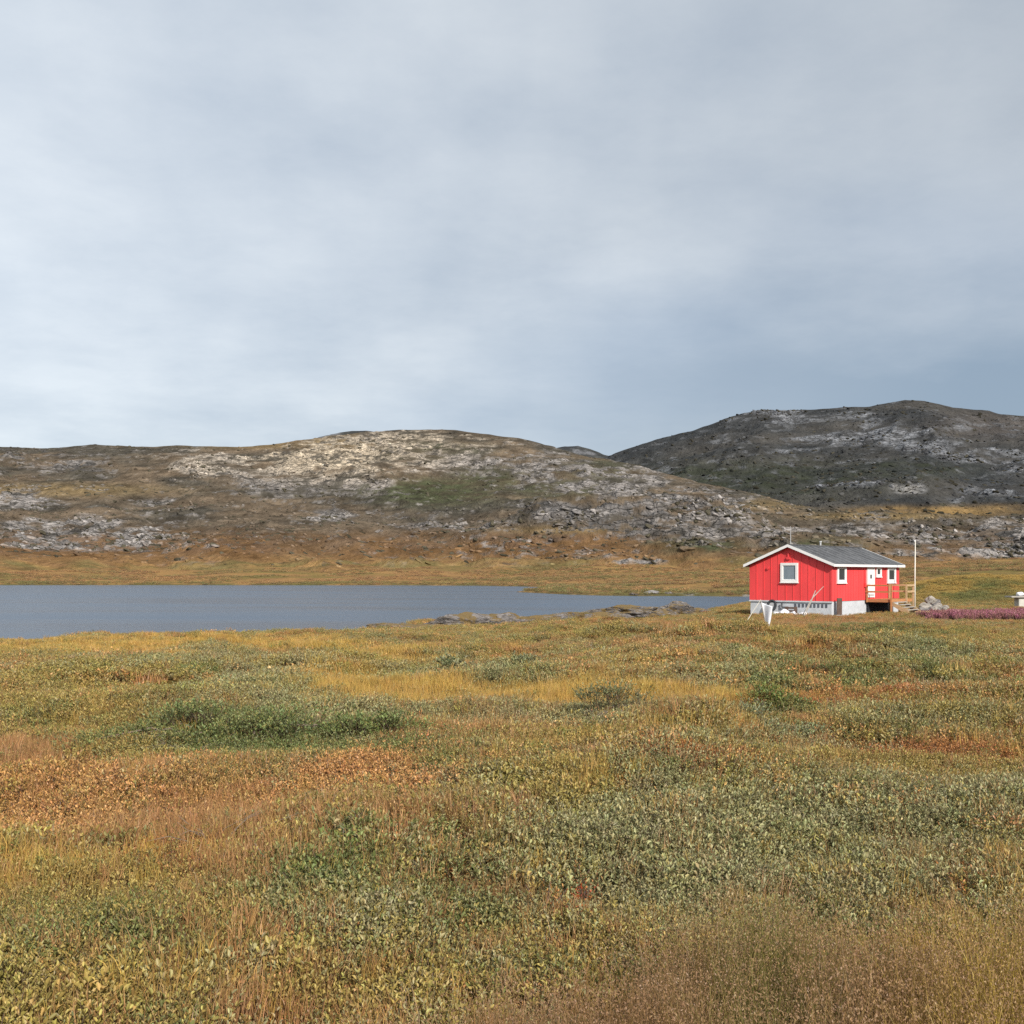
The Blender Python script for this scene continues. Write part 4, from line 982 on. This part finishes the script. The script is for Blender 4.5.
# ------------------------------------------------------------------ rocks
def boulder(name, x, y, z, sx, sy, sz, seed, mat, label, group=None, rz=0.0, sub=4, rough=.16):
    bm = bmesh.new(); bmesh.ops.create_icosphere(bm, subdivisions=sub, radius=1.0)
    rs = np.random.default_rng(seed)
    pl = [Vector(unit(rs.normal(0, 1, (1, 3)))[0]) for _ in range(14)]; dd = rs.uniform(.55, .92, 14)
    co = np.array([v.co for v in bm.verts])
    nz = fbm(co[:, 0] * 1.7 + seed, co[:, 1] * 1.7 + co[:, 2] * 1.3, 5, seed) * rough
    for v, n_ in zip(bm.verts, nz):
        p = v.co.copy()
        for q_, d_ in zip(pl, dd):
            t = p.dot(q_)
            if t > d_: p -= q_ * (t - d_) * .9
        v.co = Vector(((p.x + v.co.x * n_) * sx, (p.y + v.co.y * n_) * sy, (p.z + v.co.z * n_) * sz))
    me = bpy.data.meshes.new(name); bm.to_mesh(me); bm.free(); me.materials.append(mat)
    me.polygons.foreach_set('use_smooth', [False] * len(me.polygons))
    o = bpy.data.objects.new(name, me); COL.objects.link(o); o.location = (x, y, z); o.rotation_euler = (0, 0, rz)
    tag(o, label, 'rock', group)
    return o
GZ = lambda x, y: float(ground_z(np.array([float(x)]), np.array([float(y)]))[0])
for i, (px, Y, sx, sy, sz, lab) in enumerate(OUT):
    x = wx(px, Y); boulder('rock_outcrop', x, Y, GZ(x, Y) + sz * .05, sx, sy, sz, 40 + i, M['rock_moss'], lab, 'rock outcrops along the near shore', rz=random.uniform(-.2, .2), sub=6, rough=.34)
for i, (px, Y, s, lab) in enumerate([(505, 78, .42, 'pale round boulder alone in the heath below the shore outcrops'), (762, 46, .16, 'pale stone in scrub below the white pointed sheet')]):
    x = wx(px, Y); boulder('boulder', x, Y, GZ(x, Y) + s * .45, s * 1.3, s, s * .8, 70 + i, M['rock_pale'], lab)
for i, (px, Y, s, lab) in enumerate([(652, 212, 1.0, 'largest pale rock on the grassy spit across the water'), (634, 211, .6, 'small pale rock left of the largest one on the spit'), (668, 212, .7, 'low pale rock right of the largest one on the spit')]):
    x = wx(px, Y); boulder('shore_rock', x, Y, GZ(x, Y) + s * .15, s * 1.7, s, s * .55, 80 + i, M['rock'], lab, 'pale rocks on the far spit')
# pile of stones by the flagpole
k = 0
for i in range(40):
    px = min(946, max(917, random.gauss(931, 7.0))); Y = random.uniform(72.5, 77); s = random.uniform(.16, .36)
    if i < 2: px, s = (924, .40) if i == 0 else (937, .38)
    x = wx(px, Y); hh = max(0, 1 - abs(px - 931) / 16) * .85
    boulder('stone', x, Y, GZ(x, Y) + s * .5 + hh * random.uniform(.3, 1) * (1 if Y > 74 else .6), s * 1.25, s, s * .85, 100 + i, M['rock_pale'] if i % 3 == 0 else M['rock'],
            'loose grey stone in the heap beside the white flagpole', 'stones heaped beside the flagpole', rz=random.uniform(0, 3), sub=3)

# ------------------------------------------------------------------ the red house
H0 = -2.62
house = empty('house', (HX0, HY0, H0), HROT)
tag(house, 'red timber cottage with grey gable roof and white trim on a concrete base', 'house')
LN, WD, FB, WT, AP = 11.0, 6.15, .80, 3.27, 4.50
mb = MB()
mb.prism([(0, FB), (WD, FB), (WD, WT), (WD / 2, AP), (0, WT)], 0, 0, LN)
for i in range(1, 11):                         # battens on the gable
    yy = i * WD / 11
    top = WT + (AP - WT) * (1 - abs(yy - WD / 2) / (WD / 2))
    mb.box(-.022, -.002, yy - .028, yy + .028, FB + .003, top - .02)
for i in range(1, 27):                         # narrower boards on the long side
    xx = i * LN / 27; mb.box(xx - .02, xx + .02, -.012, -.002, FB + .003, WT - .02)
mb.box(-.035, .10, -.03, .10, FB + .002, WT - .03)
wall = mb.build('wall', M['red'], house)
mb = MB(); mb.box(.05, LN - .05, .05, WD - .05, -.6, FB - .002)
mb.box(-.03, .05, -.03, WD + .03, FB - .10, FB - .004)
found = mb.build('foundation', M['concrete'], house)
for i in range(9):
    v = MB(); y0 = .35 + i * .28
    v.box(.030, .075, y0, y0 + .15, FB - .44, FB - .20).box(.026, .03, y0, y0 + .15, FB - .25, FB - .20)
    v.build('vent', M['slate'], found)
# roof
OV, GO, TH = .30, .28, .11
sl = (AP - WT) / (WD / 2)
mb = MB()
def roofz(y): return AP + .02 - sl * abs(y - WD / 2)
yl, yr = -OV, WD + OV
mb.prism([(yl, roofz(yl)), (WD / 2, roofz(WD / 2)), (yr, roofz(yr)), (yr, roofz(yr) + TH), (WD / 2, roofz(WD / 2) + TH), (yl, roofz(yl) + TH)], 0, -GO, LN + GO)
roof = mb.build('roof', M['roof'], house)
mb = MB()                                       # felt joints
for i in range(1, 12):
    xx = -GO + i * (LN + 2 * GO) / 12
    mb.bar((xx, yl + .02, roofz(yl) + TH + .012), (xx, WD / 2 - .02, roofz(WD / 2) + TH + .012), .05, .03)
mb.bar((-GO + .02, WD / 2, roofz(WD / 2) + TH + .01), (LN + GO - .02, WD / 2, roofz(WD / 2) + TH + .01), .22, .05)
mb.build('roof_seam', M['roof'], roof)
for x0, x1 in ((-GO - .035, -GO - .003), (LN + GO + .003, LN + GO + .035)):
    mb = MB()
    for s in (0, 1):
        ya, yb = (yl - .03, WD / 2) if s == 0 else (WD / 2, yr + .03)
        za, zb_ = roofz(ya), roofz(yb)
        mb.prism([(ya, za - .06), (yb, zb_ - .06), (yb, zb_ + TH + .02), (ya, za + TH + .02)], 0, x0, x1)
    mb.build('bargeboard', M['white'], roof)
for y0, y1 in ((yl - .035, yl - .003), (yr + .003, yr + .035)):
    mb = MB(); z0 = roofz(yl); mb.box(-GO, LN + GO, y0, y1, z0 - .06, z0 + TH - .01)
    mb.build('fascia', M['white'], roof)
# windows
def window(axis, a0, a1, z0, z1, mullion=False, fr=.13, glass='glass'):
    """axis 0: on the gable (plane x=0), 1: on the long side (plane y=0)"""
    def bx(mb, u0, u1, w0, w1, z0_, z1_):
        return mb.box(w0, w1, u0, u1, z0_, z1_) if axis == 0 else mb.box(u0, u1, w0, w1, z0_, z1_)
    mb = MB()
    bx(mb, a0, a0 + fr, -.09, .01, z0, z1); bx(mb, a1 - fr, a1, -.09, .01, z0, z1)
    bx(mb, a0 + fr, a1 - fr, -.09, .01, z0, z0 + fr); bx(mb, a0 + fr, a1 - fr, -.09, .01, z1 - fr, z1)
    bx(mb, a0 - .04, a1 + .04, -.13, .01, z0 - .05, z0 - .002)
    if mullion: bx(mb, (a0 + a1) / 2 - .03, (a0 + a1) / 2 + .03, -.06, .01, z0 + fr, z1 - fr)
    f = mb.build('window', M['white'], house)
    mb = MB(); bx(mb, a0 + fr, a1 - fr, -.035, .005, z0 + fr, z1 - fr); mb.build('pane', M[glass], f)
    mb = MB(); 
    for uu in (a0 + fr, a1 - fr - .035): bx(mb, uu, uu + .035, -.055, -.036, z0 + fr, z1 - fr)
    for zz in (z0 + fr, z1 - fr - .035): bx(mb, a0 + fr + .035, a1 - fr - .035, -.055, -.036, zz, zz + .035)
    mb.build('sash', M['white'], f)
window(0, 2.43, 3.72, 2.05, 3.38, fr=.17, glass='glass_pale')
window(1, .70, 2.02, 2.02, 3.16, fr=.17)
window(1, 6.85, 7.72, 2.42, 3.14, fr=.14)
window(1, 8.80, 10.25, 1.98, 3.14, mullion=False, fr=.20)
# door
mb = MB(); mb.box(5.42, 6.42, -.07, .01, .98, 3.02)
door = mb.build('door', M['white'], house)
mb = MB(); mb.box(5.33, 5.415, -.10, .01, .96, 3.13).box(6.425, 6.51, -.10, .01, .96, 3.13).box(5.417, 6.423, -.10, .01, 3.03, 3.13); mb.build('door_frame', M['white'], house)
mb = MB(); mb.box(5.80, 6.04, -.085, -.072, 2.30, 2.58); mb.build('pane', M['glass'], door)
mb = MB(); mb.tube([(5.52, -.07, 1.95), (5.52, -.13, 1.95)], .02).tube([(5.52, -.12, 1.95), (5.66, -.12, 1.95)], .016); mb.build('handle', M['steel'], door)
mb = MB(); mb.box(5.42, 6.42, -.082, -.071, 1.06, 1.2); mb.build('kick_plate', M['steel'], door)
# wall fittings
mb = MB(); mb.box(-.12, -.036, 3.0, 3.26, 3.62, 3.78).box(-.10, -.036, 3.08, 3.18, 3.78, 4.05, .01); mb.build('wall_lamp', M['red'], house)
mb = MB(); mb.tube([(-.04, 4.68, 3.02), (-.10, 4.68, 3.02)], .10, 14); mb.build('air_vent', M['red'], house)
mb = MB(); mb.tube([(5.02, -.03, 1.95), (5.02, -.03, 2.9)], .035, 8).box(4.9, 5.1, -.12, -.03, 1.7, 2.0); mb.build('meter_box', M['red'], house)
# mast and vent pipe on the ridge
zr = roofz(WD / 2) + TH
mb = MB(); mb.tube([(.15, WD / 2, zr - .02), (.15, WD / 2, zr + 1.25)], [.025, .014], 6).bar((.15, WD / 2 - .28, zr + 1.0), (.15, WD / 2 + .28, zr + 1.0), .015, .015).bar((.15, WD / 2 - .2, zr + .8), (.15, WD / 2 + .2, zr + .8), .015, .015)
mb.build('antenna', M['steel'], house)
mb = MB(); mb.tube([(5.2, WD / 2 + .3, zr - .25), (5.2, WD / 2 + .3, zr + .30)], .06, 10).tube([(5.2, WD / 2 + .3, zr + .30), (5.2, WD / 2 + .3, zr + .36)], [.10, .09], 10); mb.build('vent_pipe', M['steel'], house)

# porch
X0, X1, D = 5.25, 8.85, 1.75
PZ = .86
porch = MB()
for i in range(int((X1 - X0) / .15)):
    xx = X0 + i * .15; porch.box(xx, xx + .138, -D, -.03, PZ - .04, PZ)
porch = porch.build('porch', M['timber'], house)
mb = MB(); mb.box(X0, X1, -D - .045, -D - .003, PZ - .20, PZ + .01).box(X0 - .045, X0 - .003, -D - .045, -.03, PZ - .20, PZ + .01).box(X1 + .003, X1 + .045, -D - .045, -.03, PZ - .20, PZ + .01)
mb.build('rim_board', M['timber'], porch)
RT = PZ + 1.02
def post(x, y, z0, z1, mat='timber', w=.10): MB().box(x - w / 2, x + w / 2, y - w / 2, y + w / 2, z0, z1).build('post', M[mat], porch)
post(X0 - .10, -.12, -.3 + .95, RT); post(X0 - .10, -D - .10, -.3, RT); post(7.75, -D - .10, -.3, RT, 'timber_pale'); post(X1 + .10, -D - .10, -.3, RT, 'timber_pale'); post(X1 + .10, -.12, -.3, RT, 'timber_pale'); post(8.25, -D - .10, -.3, PZ - .2, 'timber_pale')
def rail(a, b, mat='timber', h=.12): MB().bar(a, b, .035, h).build('rail', M[mat], porch)
for zz in (RT - .06, PZ + .52):
    rail((X0 - .17, -.03, zz), (X0 - .17, -D - .02, zz))
    rail((7.72, -D - .17, zz), (X1 + .15, -D - .17, zz), 'timber_pale', .14)
    rail((X1 + .17, -D - .10, zz), (X1 + .17, -.05, zz), 'timber_pale')
for k_ in range(4):
    z1 = PZ - .17 * (k_ + 1); y0 = -D - .06 - .27 * (k_ + 1)
    MB().box(5.45, 7.35, y0, y0 + .26, z1 - .05, z1).build('step', M['grey_wood'], porch)
for xx in (5.36, 7.39):
    MB().prism([(-D - .10, PZ - .18), (-D - .10, PZ - .45), (-D - 1.22, -.25), (-D - 1.22, .12)], 0, xx, xx + .05).build('stringer', M['timber_pale'], porch)
mb = MB(); mb.box(X0 + .1, X1 - .1, -.12, -.06, -.3, PZ - .05); mb.build('porch_shade', M['dark'], porch)  # dark sheet added under the deck to stand in for its shade

# ------------------------------------------------------------------ things around the house
def hloc(lx, ly, lz=0.0):
    c, s = math.cos(HROT), math.sin(HROT)
    return (HX0 + lx * c - ly * s, HY0 + lx * s + ly * c, H0 + lz)
fx, fy, _ = hloc(9.02, -1.95)
fz = GZ(fx, fy)
fp = empty('flagpole', (fx, fy, fz)); tag(fp, 'bare white flagpole standing beside the porch of the red house', 'flagpole')
MB().tube([(0, 0, -.2), (0, 0, 2.4), (.03, 0, wz(541.5, fy) - fz)], [.055, .046, .032], 12).build('pole', M['cream'], fp, True)
MB().tube([(0, 0, wz(541.5, fy) - fz), (0, 0, wz(541.5, fy) - fz + .10)], [.07, .03], 10).build('finial', M['white'], fp)
MB().box(-.14, .14, -.14, .14, -.2, .35).build('base_clamp', M['grey_wood'], fp)

# white pointed sheet in front of the gable
ty = next((Y_ for Y_ in np.arange(60, 25, -.25) if HZ - F * (GZ(wx(769, Y_), Y_) + .08) / Y_ >= 632.5), 40.0)
tx = wx(769, ty); tz = GZ(tx, ty)
sail = empty('sheet', (tx, ty, tz)); tag(sail, 'white pointed sheet hung on a leaning pole before the gable', 'sheet')
def sp(px, py, dy=0.0): return (wx(px, ty + dy) - tx, dy, wz(py, ty + dy) - tz)
pts_l = [sp(761.3, 602.5), sp(763.2, 610), sp(765.3, 619), sp(767.3, 627), sp(768.3, 632.5)]
pts_r = [sp(772, 606.5, -.25), sp(771.6, 612, -.22), sp(770.6, 620, -.15), sp(769.0, 627, -.08), sp(769.6, 632.5, 0)]
vs, fs = [], []
nn_ = 24; mm_ = 10
for i in range(nn_ + 1):
    t = i / nn_ * 4; j = min(int(t), 3); f_ = t - j
    L_ = Vector(pts_l[j]).lerp(Vector(pts_l[j + 1]), f_); R2 = Vector(pts_r[j]).lerp(Vector(pts_r[j + 1]), f_)
    for q_ in range(mm_ + 1):
        u = q_ / mm_; p = L_.lerp(R2, u); p.y += .10 * math.sin(u * 5.2 + i * .12) * (1 - i / nn_ * .7); vs.append(p)
for i in range(nn_):
    for q_ in range(mm_): a = i * (mm_ + 1) + q_; fs.append((a, a + 1, a + mm_ + 2, a + mm_ + 1))
cl = mesh_obj('cloth', vs, fs, M['tarp'], sail, smooth=True)
so = cl.modifiers.new('thickness', 'SOLIDIFY'); so.thickness = .02
MB().tube([sp(768.9, 635), sp(764.7, 618, .04), sp(760.4, 599.5, .02)], [.03, .028, .022], 8).build('pole', M['grey_wood'], sail)
MB().tube([sp(760.6, 600), sp(752, 613, -.3), sp(744.5, 625, -.6)], .012, 5).build('guy_rope', M['rope'], sail)

# leaning driftwood poles before the gable
def pole(pa, pb, Y, r, name, label, fork=None):
    xa = wx(pa[0], Y); za = GZ(xa, Y) - .05
    root = empty(name, (xa, Y, za)); tag(root, label, 'pole', 'pale poles leaning before the gable')
    e = (wx(pb[0], Y + .5) - xa, .5, wz(pb[1], Y + .5) - za)
    MB().tube([(0, 0, 0), (e[0] * .5 + .03, e[1] * .5, e[2] * .5), e], [r, r * .9, r * .6], 7).build('shaft', M['grey_wood'], root)
    if fork:
        f_ = (wx(fork[0], Y + .7) - xa, .7, wz(fork[1], Y + .7) - za)
        MB().tube([tuple(c * .72 for c in e), tuple((a_ + b_) / 2 + .02 for a_, b_ in zip(tuple(c * .72 for c in e), f_)), f_], [r * .7, r * .6, r * .4], 6).build('fork', M['grey_wood'], root)
    return root
pole((803, 617), (815.5, 590.5), 66.2, .045, 'leaning_pole', 'pale forked driftwood pole leaning before the red gable', (823.5, 586.5))
pole((745, 626), (752.5, 612), 63.5, .04, 'leaning_pole', 'short pale stick leaning low at the far left of the gable')
pole((800.5, 612), (811, 599.5), 66.6, .035, 'leaning_pole', 'thin pole leaning across the white bundles below the gable')

# black hose coil against the foundation
gl = lambda ly, lz, out_=.0: hloc(-.06 - out_, ly, lz)
bmh = bmesh.new()
cx_, cy_, cz_ = hloc(-.28, 4.28, .44)
t = empty('tyre', (cx_, cy_, cz_ - .36), HROT); tag(t, 'black tyre leaning on the concrete base under the gable', 'tyre')
mb = MB(); ring = [(.14 * math.sin(a) * .6, .30 * math.cos(a), .36 + .34 * math.sin(a)) for a in np.linspace(0, 2 * math.pi, 29)]
for i in range(28): mb.tube([ring[i], ring[i + 1]], .085, 8)
mb.build('tread', M['rubber'], t, True)
MB().tube([(.0, 0, .36), (.05, 0, .36)], .20, 16).build('rim', M['steel'], t)
# L bracket of black pipe on the foundation
MB().tube([hloc(-.07, 3.62, .62), hloc(-.07, 3.62, .34), hloc(-.07, 3.25, .34)], .05, 8).build('drain_pipe', M['rubber'])
tag(bpy.data.objects['drain_pipe'], 'short bent black pipe on the concrete base under the gable', 'pipe')
# white bundles
def bundle(ly, lx, s, seed, label, mat='tarp'):
    x, y, z = hloc(lx, ly, 0); z = GZ(x, y)
    o = boulder('bundle', x, y, z + s * .35, s * 1.2, s * .9, s * .75, seed, M[mat], label, 'wrapped bundles below the gable', rz=HROT, sub=4)
    o['category'] = 'bundle'; o.data.polygons.foreach_set('use_smooth', [True] * len(o.data.polygons))
bundle(3.0, -.75, .42, 201, 'large white plastic bundle lying below the gable window')
bundle(2.35, -.8, .32, 202, 'smaller white bundle right of the large one under the gable')
bundle(1.75, -.7, .34, 203, 'white bundle beside the leaning forked pole')
bundle(3.75, -.65, .26, 204, 'small white sack beside the black tyre')
# crate of dark odds
x, y, z = hloc(-.45, 2.72, 0); z = GZ(x, y)
c_ = MB()
c_.box(-.2, .2, -.35, -.31, 0, .62).box(-.2, .2, .31, .35, 0, .62)
for zz in (.05, .26, .47): c_.box(-.23, -.201, -.35, .35, zz, zz + .13)
c_.box(-.2, .2, -.31, .31, 0, .04)
o = c_.build('crate', M['brown_wood']); o.location = (x, y, z); o.rotation_euler = (0, 0, HROT)
tag(o, 'brown slatted crate standing between white bundles under the gable', 'crate')
# brown board standing by the corner
x, y, z = hloc(.40, -.32, 0)
o = MB().box(-.17, .17, -.05, .05, -.1, 1.02, .01).build('board', M['brown_wood']); o.location = (x, y, z); o.rotation_euler = (.03, 0, math.radians(5))
tag(o, 'dark brown board standing upright at the corner of the red house', 'board')
# plank lying by the steps
x, y, z = hloc(8.2, -3.1, 0)
o = MB().box(-1.7, 1.7, -.10, .10, 0, .06).build('plank', M['timber_pale']); o.location = (x, y, GZ(x, y) + .16); o.rotation_euler = (0, .03, .35)
tag(o, 'pale plank lying on the ground below the porch steps', 'plank')

# stone table at the right edge
ty = 84.0; x = wx(1022, ty); z = GZ(x, ty)
tb = empty('stone_table', (x, ty, z)); tag(tb, 'pale block table with a dark slab top at the right edge', 'table')
top = wz(597.5, ty) - z
MB().box(-.45, .15, -.4, .4, -.2, top - .002, .03).build('pedestal', M['block'], tb)
MB().box(.153, .32, -.42, .35, -.2, top - .003, .02).build('pier', M['white'], tb)
MB().box(-1.15, 1.5, -.6, .6, top, top + .12, .02).build('table_top', M['grey_wood'], tb)
o = boulder('bundle', x - .25, ty - .1, z + top + .26, .36, .3, .20, 301, M['tarp'], 'white and grey bundle lying on the pale block table'); o['category'] = 'bundle'
o = MB().tube([(0, 0, 0), (.3, 0, .35), (.62, .1, .62)], [.05, .04, .02], 7).build('antler', M['grey_wood']); o.location = (x + .15, ty - .2, z + top + .12)
tag(o, 'bleached bare branch sticking up from the block table', 'branch'); o.name = 'branch'

# ------------------------------------------------------------------ camera, sun, sky
cam = bpy.data.cameras.new('camera'); co = bpy.data.objects.new('camera', cam); COL.objects.link(co)
co.location = (0, 0, 0); co.rotation_euler = (math.radians(90), 0, 0)
cam.sensor_width = 36; cam.lens = 36.0; cam.shift_y = (HZ - 512) / 1024.0; cam.clip_start = .05; cam.clip_end = 30000
scene.camera = co

EL, AZ = math.radians(31), math.radians(159)         # azimuth of the sun clockwise from the view direction
sun_dir = Vector((math.sin(AZ) * math.cos(EL), math.cos(AZ) * math.cos(EL), math.sin(EL)))
sl_ = bpy.data.lights.new('sun', 'SUN'); sl_.energy = 3.5; sl_.angle = math.radians(2.0); sl_.color = (1.0, .95, .88)
so_ = bpy.data.objects.new('sun', sl_); COL.objects.link(so_); so_.rotation_euler = (-sun_dir).to_track_quat('-Z', 'Y').to_euler()

w = bpy.data.worlds.new('World'); scene.world = w; w.use_nodes = True
nt = w.node_tree; nt.nodes.clear()
wo = nt.nodes.new('ShaderNodeOutputWorld'); bg = nt.nodes.new('ShaderNodeBackground'); bg.inputs['Strength'].default_value = .10
nt.links.new(bg.outputs[0], wo.inputs[0])
st = nt.nodes.new('ShaderNodeTexSky'); st.sky_type = 'NISHITA'; st.sun_disc = False; st.sun_elevation = EL; st.sun_rotation = AZ
tc = nt.nodes.new('ShaderNodeTexCoord'); sx = nt.nodes.new('ShaderNodeSeparateXYZ'); nt.links.new(tc.outputs['Generated'], sx.inputs[0])
zc = math_n(nt, 'ADD', math_n(nt, 'MAXIMUM', sx.outputs['Z'], 0.0), .16)
cx = nt.nodes.new('ShaderNodeCombineXYZ')
nt.links.new(math_n(nt, 'DIVIDE', sx.outputs['X'], zc), cx.inputs[0]); nt.links.new(math_n(nt, 'DIVIDE', sx.outputs['Y'], zc), cx.inputs[1])
n1 = noise_n(nt, cx.outputs[0], 1.35, 8, .58); n2 = noise_n(nt, cx.outputs[0], .28, 3, .5)
f1 = maprange(nt, n1, .36, .64, 0, 1)
n3 = noise_n(nt, cx.outputs[0], 2.6, 8, .62)
c = mixc(nt, (3.55, 4.0, 4.52), (4.82, 5.18, 5.5), math_n(nt, 'ADD', math_n(nt, 'MULTIPLY', f1, .78), maprange(nt, n3, .34, .66, -.08, .30), True))
side = maprange(nt, sx.outputs['X'], -.42, .42, 1.04, .76)
c = mixc(nt, c, (3.3, 4.1, 5.3), math_n(nt, 'MULTIPLY', maprange(nt, n2, .45, .62, 0, .7), maprange(nt, sx.outputs['X'], -.3, .4, .2, 1.0)))
sc = nt.nodes.new('ShaderNodeVectorMath'); sc.operation = 'SCALE'; nt.links.new(c, sc.inputs[0]); nt.links.new(side, sc.inputs['Scale'])
low = math_n(nt, 'MULTIPLY', maprange(nt, math_n(nt, 'ADD', sx.outputs['Z'], math_n(nt, 'MULTIPLY', n1, .16)), .26, .37, 1, 0), maprange(nt, sx.outputs['X'], -.12, .40, 0, 1))
cl_ = mixc(nt, sc.outputs[0], (1.8, 2.32, 2.95), math_n(nt, 'MULTIPLY', low, 1.0))
c = mixc(nt, st.outputs[0], cl_, .90)
nt.links.new(c, bg.inputs['Color'])

vs_ = scene.view_settings
vs_.view_transform = 'Standard'; vs_.look = 'None'; vs_.exposure = 0.68; vs_.gamma = 1.0
scene.render.engine = 'CYCLES'
scene.cycles.max_bounces = 5; scene.cycles.diffuse_bounces = 2; scene.cycles.transparent_max_bounces = 8
scene.cycles.use_denoising = False
